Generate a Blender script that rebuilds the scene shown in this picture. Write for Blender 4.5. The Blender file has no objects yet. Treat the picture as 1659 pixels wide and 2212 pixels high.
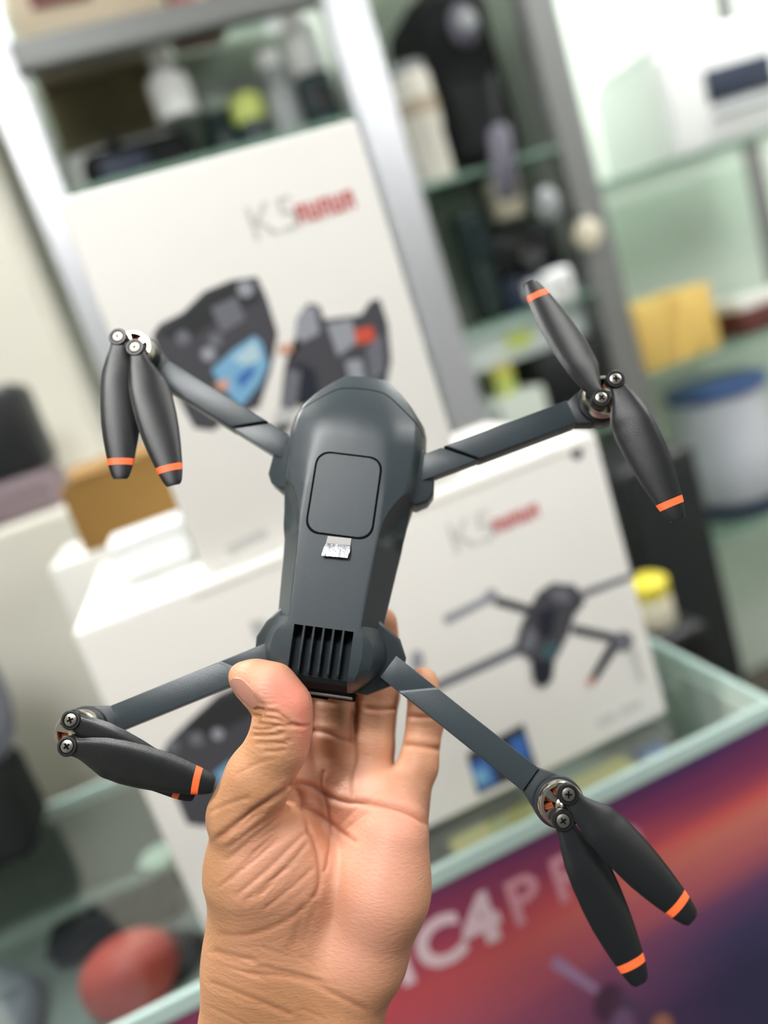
import bpy, bmesh, math, random
import numpy as np
from mathutils import Matrix, Vector

random.seed(7)
rng = np.random.default_rng(7)
SC = bpy.context.scene
COL = SC.collection

# ------------------------------------------------------------------ camera
F_PX, CX, CY = 1660.0, 829.5, 1106.0          # phone lens: focal length in pixels of the 1659 x 2212 frame
ROLL, PITCH, YAW = (math.radians(a) for a in (18.4, 13.0, 12.0))
EYE = np.array([0.0, 0.0, 1.37])
_U = np.array([-math.sin(ROLL)*math.cos(PITCH), math.cos(ROLL)*math.cos(PITCH), math.sin(PITCH)])
_f = np.array([0, 0, -1.0])
_Fh = _f-(_f@_U)*_U
_Fh /= np.linalg.norm(_Fh)
_R = np.cross(_Fh, _U)
_X = math.cos(YAW)*_R+math.sin(YAW)*_Fh
M = np.array([_X, np.cross(_U, _X), _U])      # rotation: world from camera axes
cam_d = bpy.data.cameras.new('camera')
cam = bpy.data.objects.new('camera', cam_d)
COL.objects.link(cam)
cam.matrix_world = Matrix.Translation(EYE) @ Matrix(M.tolist()).to_4x4()
cam_d.sensor_fit = 'HORIZONTAL'
cam_d.sensor_width = 36.0
cam_d.lens = 36.0*F_PX/1659.0
cam_d.clip_start = 0.01
cam_d.dof.use_dof = True
cam_d.dof.focus_distance = 0.288
cam_d.dof.aperture_fstop = 4.2
SC.camera = cam

# ------------------------------------------------------------------ light and exposure
SC.view_settings.view_transform = 'Standard'
SC.view_settings.look = 'None'
SC.view_settings.gamma = 1.0
SC.view_settings.exposure = 0.18
SC.view_settings.use_curve_mapping = False
world = bpy.data.worlds.new('world')
SC.world = world
world.use_nodes = True
world.node_tree.nodes['Background'].inputs[0].default_value = (0.93, 0.97, 1.0, 1)
world.node_tree.nodes['Background'].inputs[1].default_value = 0.12
PANEL_LIGHT = 27.0                             # strength of the ceiling panels


# ------------------------------------------------------------------ helpers
def srgb(r, g, b):
    def c(v):
        v /= 255.0
        return v/12.92 if v <= 0.04045 else ((v+0.055)/1.055)**2.4
    return (c(r), c(g), c(b))


def mat(name, col, rough=0.5, metal=0.0, spec=0.5, emit=0.0, bump=0.0, bscale=400.0, vary=0.0, vscale=12.0, coat=0.0):
    m = bpy.data.materials.new(name)
    m.use_nodes = True
    nt = m.node_tree
    b = nt.nodes['Principled BSDF']
    b.inputs['Base Color'].default_value = (*col, 1)
    b.inputs['Roughness'].default_value = rough
    b.inputs['Metallic'].default_value = metal
    b.inputs['Specular IOR Level'].default_value = spec
    b.inputs['Coat Weight'].default_value = coat
    if emit:
        b.inputs['Emission Color'].default_value = (*col, 1)
        b.inputs['Emission Strength'].default_value = emit
    tc = nt.nodes.new('ShaderNodeTexCoord')
    if vary:
        n = nt.nodes.new('ShaderNodeTexNoise')
        n.inputs['Scale'].default_value = vscale
        n.inputs['Detail'].default_value = 4
        nt.links.new(tc.outputs['Object'], n.inputs['Vector'])
        mx = nt.nodes.new('ShaderNodeMix')
        mx.data_type = 'RGBA'
        mx.inputs[6].default_value = (*[max(0, c*(1-vary)) for c in col], 1)
        mx.inputs[7].default_value = (*[min(1, c*(1+vary)) for c in col], 1)
        nt.links.new(n.outputs['Fac'], mx.inputs[0])
        nt.links.new(mx.outputs[2], b.inputs['Base Color'])
    if bump:
        n2 = nt.nodes.new('ShaderNodeTexNoise')
        n2.inputs['Scale'].default_value = bscale
        n2.inputs['Detail'].default_value = 3
        nt.links.new(tc.outputs['Object'], n2.inputs['Vector'])
        bp = nt.nodes.new('ShaderNodeBump')
        bp.inputs['Strength'].default_value = bump
        bp.inputs['Distance'].default_value = 0.001
        nt.links.new(n2.outputs['Fac'], bp.inputs['Height'])
        nt.links.new(bp.outputs[0], b.inputs['Normal'])
    return m


def glass_mat(name, tint, gloss=0.08, rough=0.05):
    m = bpy.data.materials.new(name)
    m.use_nodes = True
    nt = m.node_tree
    nt.nodes.clear()
    o = nt.nodes.new('ShaderNodeOutputMaterial')
    t = nt.nodes.new('ShaderNodeBsdfTransparent')
    t.inputs[0].default_value = (*tint, 1)
    g = nt.nodes.new('ShaderNodeBsdfGlossy')
    g.inputs['Roughness'].default_value = rough
    fr = nt.nodes.new('ShaderNodeFresnel')
    fr.inputs[0].default_value = 1.45
    ad = nt.nodes.new('ShaderNodeMath')
    ad.operation = 'ADD'
    ad.use_clamp = True
    ad.inputs[1].default_value = gloss
    mx = nt.nodes.new('ShaderNodeMixShader')
    nt.links.new(fr.outputs[0], ad.inputs[0])
    ge = nt.nodes.new('ShaderNodeNewGeometry')      # a pane mirrors on its outer faces only
    inv = nt.nodes.new('ShaderNodeMath')
    inv.operation = 'SUBTRACT'
    inv.inputs[0].default_value = 1.0
    nt.links.new(ge.outputs['Backfacing'], inv.inputs[1])
    mu = nt.nodes.new('ShaderNodeMath')
    mu.operation = 'MULTIPLY'
    nt.links.new(ad.outputs[0], mu.inputs[0])
    nt.links.new(inv.outputs[0], mu.inputs[1])
    nt.links.new(mu.outputs[0], mx.inputs[0])
    nt.links.new(t.outputs[0], mx.inputs[1])
    nt.links.new(g.outputs[0], mx.inputs[2])
    nt.links.new(mx.outputs[0], o.inputs[0])
    return m


ORG = {}                                        # object -> origin its vertices are measured from


def link(o, parent=None):
    COL.objects.link(o)
    if parent is not None:
        o.parent = parent
    return o


def tag(o, label=None, cat=None, group=None, kind=None):
    if label: o['label'] = label
    if cat: o['category'] = cat
    if group: o['group'] = group
    if kind: o['kind'] = kind
    return o


def thing(name, label, cat, loc, group=None):
    o = bpy.data.objects.new(name, None)
    o.empty_display_size = 0.02
    o.location = loc
    link(o)
    ORG[o.name] = np.array(loc, float)
    return tag(o, label, cat, group)


def shade(me, ang):
    if ang is None:
        return
    me.polygons.foreach_set('use_smooth', [True]*len(me.polygons))
    if ang < 180:
        bm = bmesh.new()
        bm.from_mesh(me)
        a = math.radians(ang)
        for e in bm.edges:
            if len(e.link_faces) == 2 and e.calc_face_angle(0) > a:
                e.smooth = False
        bm.to_mesh(me)
        bm.free()


def obj(name, verts, faces, material, parent=None, smooth=None, base=None):
    """One mesh object; verts are world (or, below a posed root, local) coordinates."""
    org = ORG.get(parent.name, np.zeros(3)) if parent is not None else (np.array(base, float) if base is not None else np.zeros(3))
    me = bpy.data.meshes.new(name)
    v = np.asarray(verts, float)-org
    me.from_pydata(v.tolist(), [], [list(map(int, f)) for f in faces])
    for mm in (material if isinstance(material, (list, tuple)) else [material]):
        me.materials.append(mm)
    me.update()
    shade(me, smooth)
    o = bpy.data.objects.new(name, me)
    link(o, parent)
    if parent is None:
        o.location = org
    ORG[o.name] = org
    return o


def bm_out(bm):
    bm.verts.ensure_lookup_table()
    bm.verts.index_update()
    v = [tuple(x.co) for x in bm.verts]
    f = [[x.index for x in p.verts] for p in bm.faces]
    bm.free()
    return v, f


def g_box(x0, x1, y0, y1, z0, z1, bev=0.0, seg=2):
    bm = bmesh.new()
    bmesh.ops.create_cube(bm, size=1.0)
    for v in bm.verts:
        v.co = ((x0+x1)/2+v.co.x*(x1-x0), (y0+y1)/2+v.co.y*(y1-y0), (z0+z1)/2+v.co.z*(z1-z0))
    if bev:
        bmesh.ops.bevel(bm, geom=bm.edges[:], offset=bev, segments=seg, affect='EDGES', profile=0.5)
    return bm_out(bm)


def g_prism(poly, z0, z1, bev=0.0, seg=2, ztop=None):
    """Extrude a 2-D outline; ztop(x, y) may tilt the top."""
    bm = bmesh.new()
    a = sum(poly[i][0]*poly[(i+1) % len(poly)][1]-poly[(i+1) % len(poly)][0]*poly[i][1] for i in range(len(poly)))
    if a < 0:
        poly = poly[::-1]
    lo = [bm.verts.new((x, y, z0)) for x, y in poly]
    hi = [bm.verts.new((x, y, ztop(x, y) if ztop else z1)) for x, y in poly]
    bm.faces.new(lo[::-1])
    top = bm.faces.new(hi)
    n = len(poly)
    for i in range(n):
        bm.faces.new((lo[i], lo[(i+1) % n], hi[(i+1) % n], hi[i]))
    if bev:
        es = [e for e in bm.edges if (e.verts[0] in hi and e.verts[1] in hi) or (bev and e.calc_face_angle(0) > 0.3 and not (e.verts[0] in lo and e.verts[1] in lo))]
        bmesh.ops.bevel(bm, geom=es, offset=bev, segments=seg, affect='EDGES', profile=0.5, clamp_overlap=True)
    return bm_out(bm)


def g_lathe(prof, n=32, c=(0, 0, 0), axis='z', sx=1.0, sy=1.0):
    v, f = [], []
    for r, z in prof:
        for k in range(n):
            a = 2*math.pi*k/n
            p = (r*math.cos(a)*sx, r*math.sin(a)*sy, z)
            if axis == 'x': p = (p[2], p[0], p[1])
            if axis == 'y': p = (p[0], p[2], p[1])
            v.append((p[0]+c[0], p[1]+c[1], p[2]+c[2]))
    m = len(prof)
    for i in range(m-1):
        for k in range(n):
            q = (k+1) % n
            fc = (i*n+k, i*n+q, (i+1)*n+q, (i+1)*n+k)
            f.append(fc if axis != 'y' else fc[::-1])
    f.append(list(range(n))[::-1] if axis != 'y' else list(range(n)))
    f.append([(m-1)*n+k for k in range(n)] if axis != 'y' else [(m-1)*n+k for k in range(n)][::-1])
    return v, f


def g_ellipsoid(c, r, n=24, m=14, p=1.0):
    prof = []
    for i in range(1, m):
        a = -math.pi/2+math.pi*i/m
        prof.append((math.copysign(abs(math.cos(a))**p, 1), math.copysign(abs(math.sin(a))**p, math.sin(a))))
    v, f = g_lathe(prof, n)
    return [(c[0]+x*r[0], c[1]+y*r[1], c[2]+z*r[2]) for x, y, z in v], f


def join(*gs):
    v, f = [], []
    for gv, gf in gs:
        b = len(v)
        v += list(gv)
        f += [[i+b for i in q] for q in gf]
    return v, f


def xf(g, mtx):
    mtx = Matrix(mtx)
    return [tuple(mtx @ Vector(p)) for p in g[0]], g[1]


def mm(g):
    return [(x*0.001, y*0.001, z*0.001) for x, y, z in g[0]], g[1]


def sight(u, v):
    return M @ np.array([(u-CX)/F_PX, -(v-CY)/F_PX, -1.0])


def at_y(u, v, y):
    """Where the sight line of a photo point meets the plane at depth y of the shop."""
    r = sight(u, v)
    return EYE+r*(y/r[1])


def at_z(u, v, z):
    r = sight(u, v)
    return EYE+r*((z-EYE[2])/r[2])


def cam_pt(u, v, d):
    """Camera-axes point (mm) of a photo point at depth d (mm)."""
    return np.array([(u-CX)/F_PX*d, -(v-CY)/F_PX*d, -d])


# ------------------------------------------------------------------ materials
WHITE_CARD = mat('white_card', srgb(232, 231, 226), 0.55, vary=0.02)
CARD_EDGE = mat('card_edge', srgb(205, 200, 190), 0.7)
KRAFT = mat('kraft_board', srgb(130, 97, 40), 0.75, vary=0.12, vscale=20)
KRAFT_LIGHT = mat('kraft_board_light', srgb(222, 188, 104), 0.75, vary=0.06, vscale=10)
ALU = mat('brushed_aluminium', srgb(212, 215, 220), 0.38, 0.75)
ALU_DARK = mat('dull_aluminium', srgb(128, 130, 130), 0.5, 0.5)
PALE_PANEL = mat('pale_green_panel', srgb(202, 213, 202), 0.6, vary=0.03, vscale=3)
CREAM_PANEL = mat('cream_panel', srgb(218, 216, 204), 0.6, vary=0.03, vscale=3)
GLASS_EDGE = mat('glass_edge_green', srgb(184, 209, 203), 0.25, spec=0.6)
GLASS = glass_mat('counter_glass', srgb(240, 245, 243), 0.16)
GLASS_SHELF = glass_mat('shelf_glass', srgb(230, 241, 236), 0.08)
BLACK = mat('black_plastic', (0.006, 0.008, 0.009), 0.45, bump=0.1)
BLACK_FABRIC = mat('black_fabric', (0.006, 0.009, 0.009), 0.9, bump=0.3)
DARK_TEAL = mat('dark_teal_plastic', (0.012, 0.03, 0.032), 0.35)
NAVY = mat('navy_plastic', (0.012, 0.022, 0.05), 0.5)
PURPLE_GREY = mat('purple_grey_rubber', srgb(92, 90, 104), 0.6)
WHITE_PLASTIC = mat('white_plastic', srgb(230, 233, 233), 0.35)
GREY_PLASTIC = mat('grey_plastic', srgb(150, 156, 158), 0.5)
CREAM_PLASTIC = mat('cream_plastic', srgb(214, 208, 186), 0.5)
BLUE_GREY = mat('blue_grey_fabric', srgb(136, 138, 152), 0.8, vary=0.1)
RED_PLASTIC = mat('red_plastic', srgb(226, 96, 84), 0.4)
YELLOW_LID = mat('yellow_lid', srgb(214, 200, 60), 0.5)
YELLOW_GREEN = mat('yellow_green_lid', srgb(190, 204, 110), 0.5)
OLIVE = mat('olive_board', srgb(112, 106, 78), 0.7, vary=0.1)
SAGE = mat('sage_plastic', srgb(140, 156, 144), 0.5, vary=0.08)
BROWN_RED = mat('dark_red_board', srgb(92, 44, 40), 0.6)
TAN_BOARD = mat('tan_board', srgb(176, 164, 142), 0.7, vary=0.05)
FLOOR_MAT = mat('floor_brown', srgb(94, 84, 78), 0.4, vary=0.15, vscale=4)
CEIL_MAT = mat('ceiling_white', srgb(235, 235, 232), 0.8)
GREY_PANEL = mat('grey_case_panel', srgb(146, 150, 145), 0.6, vary=0.05)

# ------------------------------------------------------------------ the room
def struct(name, g, m):
    return tag(obj(name, *g, m), kind='structure')

struct('floor', g_box(-2.2, 2.8, -2.5, 2.1, -0.05, 0.0), FLOOR_MAT)
struct('ceiling', g_box(-2.2, 2.8, -2.5, 2.1, 2.65, 2.70), CEIL_MAT)
struct('wall_back', g_box(-2.2, 2.8, 2.0, 2.1, 0.0, 2.65), PALE_PANEL)
struct('wall_left', g_box(-2.3, -2.2, -2.5, 2.1, 0.0, 2.65), CREAM_PANEL)
struct('wall_right', g_box(2.8, 2.9, -2.5, 2.1, 0.0, 2.65), CREAM_PANEL)

PANEL_EMIT = mat('led_diffuser', (1.0, 0.99, 0.975), 0.5, emit=PANEL_LIGHT)
pos = [('front', -0.4, -0.48), ('front', 1.7, -0.48), ('rear', -0.4, 1.35), ('rear', 1.7, 1.35)]
for row, x, y in pos:
    side = 'left' if x < 0 else 'right'
    t = thing('ceiling_light', f'square white LED ceiling panel, {side} one of the {row} pair', 'light', (x, y, 2.60), 'ceiling light panels')
    fr = join(g_box(x-.36, x+.36, y-.36, y-.32, 2.60, 2.648, .004), g_box(x-.36, x+.36, y+.32, y+.36, 2.60, 2.648, .004),
              g_box(x-.36, x-.32, y-.32, y+.32, 2.60, 2.648, .004), g_box(x+.32, x+.36, y-.32, y+.32, 2.60, 2.648, .004))
    obj('frame', *fr, ALU, t)
    obj('diffuser', *g_box(x-.32, x+.32, y-.32, y+.32, 2.612, 2.625), PANEL_EMIT, t)

# ------------------------------------------------------------------ glass counter
CT = 0.950                                      # height of the glass top
YC0, YC1, XC0, XC1 = 0.540, 0.965, -0.95, 0.402
t = thing('display_counter', 'glass-topped shop display counter under the white product boxes', 'counter', (-0.27, 0.75, 0.0))
obj('glass_top', *g_box(XC0, XC1, YC0+.004, YC1-.004, CT-.011, CT-.0005), GLASS, t)
e = obj('glass_edge', *g_box(XC0, XC1, YC0, YC0+.006, CT-.016, CT, .001), GLASS_EDGE, t)
e['label'] = 'pale green front edge of the glass top'
obj('glass_edge', *g_box(XC0, XC1, YC1-.006, YC1, CT-.014, CT, .001), GLASS_EDGE, t)
obj('glass_edge', *g_box(XC1-.006, XC1, YC0+.006, YC1-.006, CT-.014, CT, .001), GLASS_EDGE, t)
obj('front_panel', *g_box(XC0, XC1, YC0+.004, YC0+.012, 0.10, CT-.017), GREY_PANEL, t)
obj('side_panel', *g_box(XC1-.012, XC1-.004, YC0+.012, YC1-.01, 0.10, CT-.017), PALE_PANEL, t)
obj('side_panel', *g_box(XC0+.004, XC0+.012, YC0+.012, YC1-.01, 0.10, CT-.017), PALE_PANEL, t)
obj('back_panel', *g_box(XC0, XC1, YC1-.012, YC1-.004, 0.10, CT-.017), GREY_PANEL, t)
obj('shelf', *g_box(XC0+.014, XC1-.014, YC0+.014, YC1-.014, 0.822, 0.830, .001), mat('teal_shelf', srgb(138, 148, 143), .5), t)
obj('plinth', *g_box(XC0+.02, XC1-.02, YC0+.03, YC1-.02, 0.0, 0.10), BLACK, t)


# poster on the counter front (printed gradient)
def poster_mat():
    m = bpy.data.materials.new('poster_print')
    m.use_nodes = True
    nt = m.node_tree
    b = nt.nodes['Principled BSDF']
    b.inputs['Roughness'].default_value = 0.35
    tc = nt.nodes.new('ShaderNodeTexCoord')
    sep = nt.nodes.new('ShaderNodeSeparateXYZ')
    nt.links.new(tc.outputs['Object'], sep.inputs[0])
    mp = nt.nodes.new('ShaderNodeMapping')
    mp.inputs['Scale'].default_value = (2.2, 1, 16)
    mp.inputs['Rotation'].default_value = (0, math.radians(-6), 0)
    nt.links.new(tc.outputs['Object'], mp.inputs[0])
    nz = nt.nodes.new('ShaderNodeTexNoise')
    nz.inputs['Scale'].default_value = 1.6
    nz.inputs['Detail'].default_value = 2
    nt.links.new(mp.outputs[0], nz.inputs['Vector'])

    def mth(op, a, b_):
        n = nt.nodes.new('ShaderNodeMath')
        n.operation = op
        for i, s in enumerate((a, b_)):
            if isinstance(s, (int, float)): n.inputs[i].default_value = s
            else: nt.links.new(s, n.inputs[i])
        return n.outputs[0]
    # t runs 0 at the top edge of the sheet to 1 at 0.24 m below it
    tt = mth('MULTIPLY', sep.outputs['Z'], -1/0.24)
    wob = mth('MULTIPLY', mth('SUBTRACT', nz.outputs['Fac'], 0.5), 0.20)
    tt = mth('ADD', tt, wob)

    def ramp(stops):
        r = nt.nodes.new('ShaderNodeValToRGB')
        r.color_ramp.elements[0].position = stops[0][0]
        r.color_ramp.elements[0].color = (*srgb(*stops[0][1]), 1)
        r.color_ramp.elements[1].position = stops[-1][0]
        r.color_ramp.elements[1].color = (*srgb(*stops[-1][1]), 1)
        for p, c in stops[1:-1]:
            el = r.color_ramp.elements.new(p)
            el.color = (*srgb(*c), 1)
        nt.links.new(tt, r.inputs[0])
        return r.outputs[0]
    left = ramp([(0, (118, 54, 92)), (.16, (160, 66, 92)), (.34, (196, 82, 90)), (.55, (184, 90, 110)), (.8, (166, 86, 124)), (1, (120, 70, 120))])
    right = ramp([(0, (70, 44, 92)), (.14, (128, 54, 92)), (.26, (212, 92, 88)), (.36, (208, 118, 106)), (.5, (180, 94, 104)), (.64, (104, 66, 106)), (.78, (62, 56, 96)), (1, (44, 44, 78))])
    fx = nt.nodes.new('ShaderNodeMapRange')
    fx.inputs['From Min'].default_value = -0.02
    fx.inputs['From Max'].default_value = 0.33
    fx.interpolation_type = 'SMOOTHSTEP'
    nt.links.new(sep.outputs['X'], fx.inputs['Value'])
    mx = nt.nodes.new('ShaderNodeMix')
    mx.data_type = 'RGBA'
    nt.links.new(fx.outputs[0], mx.inputs[0])
    nt.links.new(left, mx.inputs[6])
    nt.links.new(right, mx.inputs[7])
    nt.links.new(mx.outputs[2], b.inputs['Base Color'])
    return m


PY = YC0+.003
PTOP = CT-.018
poster = thing('poster', 'pink, red and navy printed poster on the counter front', 'poster', (0.0, PY, PTOP))
sheet = obj('sheet', *g_box(-0.60, XC1-.002, PY-.0016, PY, 0.42, PTOP), poster_mat(), poster)
LETTER = mat('poster_letter', srgb(226, 200, 208), 0.5)


def text_mesh(s, size, material, name, parent, origin, xdir, zdir, bold=0.0, thick=0.0002, stretch=1.0):
    """Flat lettering: origin is the left end of the baseline."""
    cu = bpy.data.curves.new(name, 'FONT')
    cu.body = s
    cu.size = size
    cu.offset = bold
    cu.extrude = thick
    cu.resolution_u = 4
    to = bpy.data.objects.new(name, cu)
    COL.objects.link(to)
    dg = bpy.context.evaluated_depsgraph_get()
    me = bpy.data.meshes.new_from_object(to.evaluated_get(dg))
    bpy.data.objects.remove(to)
    n = np.cross(xdir, zdir)
    v = [np.array(origin)+np.array(xdir)*p.co.x*stretch+np.array(zdir)*p.co.y+n*p.co.z for p in me.vertices]
    f = [list(p.vertices) for p in me.polygons]
    bpy.data.meshes.remove(me)
    return obj(name, v, f, material, parent)


XD, ZD = (1, 0, 0), (0, 0, 1)
base_z = (at_y(965, 2078, PY)[2]+at_y(1060, 2022, PY)[2])/2
SZ = 0.88*abs(at_y(905, 1985, PY)[2]-at_y(945, 2085, PY)[2])/0.70
x_c = at_y(905, 2080, PY)[0]
for ch, dx in (('C', 0), ('I', -.020), ('V', -.060), ('A', -.100), ('M', -.148)):
    text_mesh(ch, SZ, LETTER, 'letter', poster, (x_c+dx, PY-.0019, base_z), XD, ZD, 0.0024)
text_mesh('4', SZ*1.02, LETTER, 'letter', poster, (at_y(1012, 2040, PY)[0], PY-.0019, base_z), XD, ZD, 0.0034)
x_p = at_y(1103, 1985, PY)[0]
LETTER2 = mat('poster_letter_pale', srgb(212, 150, 164), 0.5)
for i, ch in enumerate('PRO'):
    text_mesh(ch, SZ, LETTER2, 'letter', poster, (x_p+i*SZ*.70, PY-.0019, base_z), XD, ZD, 0.0012)


def flat_print(name, parent, layers, plane_y, lift=0.0003, step=0.00012):
    """Printed picture: filled outlines lying on a vertical face at plane_y."""
    mats, vs, fs, mi = [], [], [], []
    for k, (poly, m) in enumerate(layers):
        if m not in mats: mats.append(m)
        b = len(vs)
        for u, v in poly:
            p = at_y(u, v, plane_y)
            vs.append((p[0], plane_y-lift-k*step, p[2]))
        bm = bmesh.new()
        bv = [bm.verts.new(vs[b+i]) for i in range(len(poly))]
        f = bm.faces.new(bv)
        if f.normal.y > 0: pass
        bmesh.ops.triangulate(bm, faces=[f])
        bm.verts.index_update()
        for t_ in bm.faces:
            q = [x.index+b for x in t_.verts]
            t_.normal_update()
            fs.append(q if t_.normal.y < 0 else q[::-1])
            mi.append(mats.index(m))
        bm.free()
    o = obj(name, vs, fs, mats, parent)
    o.data.polygons.foreach_set('material_index', mi)
    return o


def blob(u, v, r, r2=None, ang=0, n=20):
    r2 = r2 or r
    a = math.radians(ang)
    return [(u+r*math.cos(t)*math.cos(a)-r2*math.sin(t)*math.sin(a), v+r*math.cos(t)*math.sin(a)+r2*math.sin(t)*math.cos(a)) for t in np.linspace(0, 2*math.pi, n, endpoint=False)]


def bar(a, b, w, w2=None):
    a, b = np.array(a, float), np.array(b, float)
    d = (b-a)/np.linalg.norm(b-a)
    n = np.array([-d[1], d[0]])
    w2 = w if w2 is None else w2
    return [tuple(a+n*w/2), tuple(a-n*w/2), tuple(b-n*w2/2), tuple(b+n*w2/2)]


INK_BLACK = mat('ink_black', srgb(46, 48, 50), 0.5)
INK_CHAR = mat('ink_charcoal', srgb(70, 70, 76), 0.5)
INK_GREY = mat('ink_grey', srgb(108, 110, 118), 0.5)
INK_LGREY = mat('ink_light_grey', srgb(150, 154, 162), 0.5)
INK_SILVER = mat('ink_silver', srgb(190, 192, 190), 0.5)
INK_BLUE = mat('ink_sky_blue', srgb(120, 172, 206), 0.5)
INK_BLUE2 = mat('ink_blue', srgb(58, 106, 178), 0.5)
INK_BLUE3 = mat('ink_pale_blue', srgb(176, 204, 214), 0.5)
INK_ORANGE = mat('ink_orange', srgb(206, 84, 62), 0.5)
INK_RED = mat('ink_red', srgb(198, 104, 102), 0.5)
INK_TEAL = mat('ink_teal', srgb(64, 92, 98), 0.5)
INK_PALE = mat('ink_pale_grey', srgb(200, 201, 197), 0.5)
INK_PINK = mat('ink_pink', srgb(206, 160, 140), 0.5)
INK_NAVY = mat('ink_navy', srgb(34, 38, 50), 0.5)

flat_print('printed_drone', poster, [
    (bar((1195, 2075), (1290, 2140), 26, 16), mat('print_lilac', srgb(170, 140, 180), .5)),
    (blob(1315, 2165, 32, 44, 20), mat('print_plum', srgb(80, 50, 74), .5)),
    (bar((1330, 2150), (1420, 2205), 18), mat('print_dusk', srgb(84, 64, 96), .5)),
    (blob(1430, 2215, 22, 26), mat('print_amber', srgb(176, 116, 92), .5)),
    (blob(1345, 2215, 26, 40, 0), mat('print_mauve', srgb(120, 90, 128), .5))], PY-.0016, 0.0003)


# ------------------------------------------------------------------ the two product boxes
def red_word(parent, plane_y, p0, p1, h):
    """Short red word, five blocky letters, along p0-p1 (photo points of its mid line)."""
    a, b = at_y(*p0, plane_y), at_y(*p1, plane_y)
    hh = h
    n = 5
    gs = []
    w = (b[0]-a[0])/n
    z = (a[2]+b[2])/2
    y0, y1 = plane_y-.0006, plane_y-.0002
    for i in range(n):
        x = a[0]+i*w
        s = w*.26
        gs.append(g_box(x, x+s, y0, y1, z-hh/2, z+hh/2))
        gs.append(g_box(x+w*.58, x+w*.58+s, y0, y1, z-hh/2, z+hh/2))
        if i % 2 == 0:
            gs.append(g_box(x+s, x+w*.58, y0, y1, z+hh*.28, z+hh*.5))
            gs.append(g_box(x+s, x+w*.58, y0, y1, z-hh*.1, z+hh*.1))
        else:
            gs.append(g_box(x+s, x+w*.58, y0, y1, z-hh*.5, z-hh*.28))
            gs.append(g_box(x+s, x+w*.58, y0, y1, z-hh*.05, z+hh*.15))
    return obj('printed_red_word', *join(*gs), INK_RED, parent)


YF = 0.5877                                      # front face of the wide box
XF0, XF1, ZF1 = -0.128, 0.3235, CT+.2815
t = thing('product_box', 'wide white carton with printed flying drone, standing on the counter', 'box', ((XF0+XF1)/2, YF+.11, CT))
boxF = t
obj('carton', *g_box(XF0, XF1, YF, YF+.235, CT+.0005, ZF1, .006, 3), WHITE_CARD, t, smooth=40)
obj('lid_edge', *join(g_box(XF0+.09, XF1-.012, YF-.0006, YF-.0001, ZF1-.010, ZF1-.0085)), CARD_EDGE, t)
p = at_y(975, 1190, YF)
text_mesh('K5', 0.038, INK_PALE, 'printed_name', t, (p[0], YF-.0004, p[2]-.004), XD, ZD, -0.0002)
red_word(t, YF, (1065, 1140), (1165, 1098), 0.012)
flat_print('printed_drone', t, [
    (bar((905, 1500), (1125, 1400), 20, 22), INK_GREY), (bar((1235, 1292), (1375, 1240), 18, 12), INK_GREY),
    (bar((1070, 1297), (1160, 1322), 20), INK_CHAR), (bar((960, 1340), (1060, 1290), 20, 16), INK_LGREY),
    (bar((1235, 1358), (1345, 1382), 20), INK_CHAR), (bar((1330, 1385), (1275, 1475), 22, 16), INK_NAVY),
    (blob(1275, 1472, 10), INK_PINK), (blob(1345, 1385, 22), INK_GREY), (bar((1365, 1400), (1385, 1470), 18, 12), INK_PALE),
    (blob(1060, 1285, 14), INK_LGREY), (blob(900, 1425, 14, 22), INK_LGREY),
    ([(1110, 1400), (1125, 1345), (1160, 1280), (1190, 1258), (1240, 1262), (1262, 1300), (1240, 1325), (1225, 1370), (1200, 1420), (1165, 1440), (1130, 1415)], INK_CHAR),
    ([(1120, 1400), (1140, 1350), (1160, 1370), (1150, 1405)], INK_GREY),
    ([(1180, 1275), (1225, 1268), (1232, 1300), (1200, 1300)], INK_GREY),
    ([(1158, 1320), (1200, 1310), (1192, 1370), (1165, 1380)], INK_NAVY),
    ([(1165, 1395), (1205, 1385), (1200, 1418), (1172, 1424)], INK_TEAL),
    ([(1145, 1425), (1195, 1425), (1190, 1465), (1172, 1485), (1150, 1470)], INK_NAVY)], YF)
flat_print('printed_tablet', t, [
    ([(1008, 1628), (1130, 1562), (1160, 1660), (1032, 1718)], INK_BLACK),
    ([(1012, 1650), (1055, 1630), (1075, 1690), (1035, 1708)], INK_BLUE2),
    ([(1098, 1600), (1132, 1582), (1146, 1640), (1112, 1656)], INK_BLUE2),
    ([(1020, 1668), (1048, 1656), (1058, 1685), (1032, 1698)], INK_BLUE)], YF)
flat_print('printed_controller', t, [
    ([(345, 1645), (360, 1605), (405, 1560), (470, 1500), (530, 1470), (600, 1455), (640, 1600), (600, 1700), (520, 1760), (440, 1785), (405, 1780), (385, 1735)], INK_CHAR),
    ([(400, 1570), (470, 1510), (530, 1490), (550, 1540), (450, 1600)], INK_BLACK),
    (blob(425, 1595, 16), INK_GREY), (blob(372, 1612, 14), INK_GREY), (blob(470, 1585, 13), INK_LGREY),
    ([(470, 1680), (520, 1635), (580, 1610), (600, 1690), (520, 1740), (480, 1720)], INK_BLUE3),
    ([(462, 1670), (500, 1640), (512, 1670), (480, 1698)], INK_BLUE)], YF)
for cp in ([bar((1290, 1565), (1330, 1545), 16), INK_PALE], [bar((1340, 1540), (1385, 1518), 16), INK_PALE], [bar((545, 1362), (575, 1352), 40, 30), INK_SILVER]):
    flat_print('printed_caption', t, [cp], YF)
flat_print('printed_logo', t, [(blob(1246, 980, 13), INK_CHAR)], YF)

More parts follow.
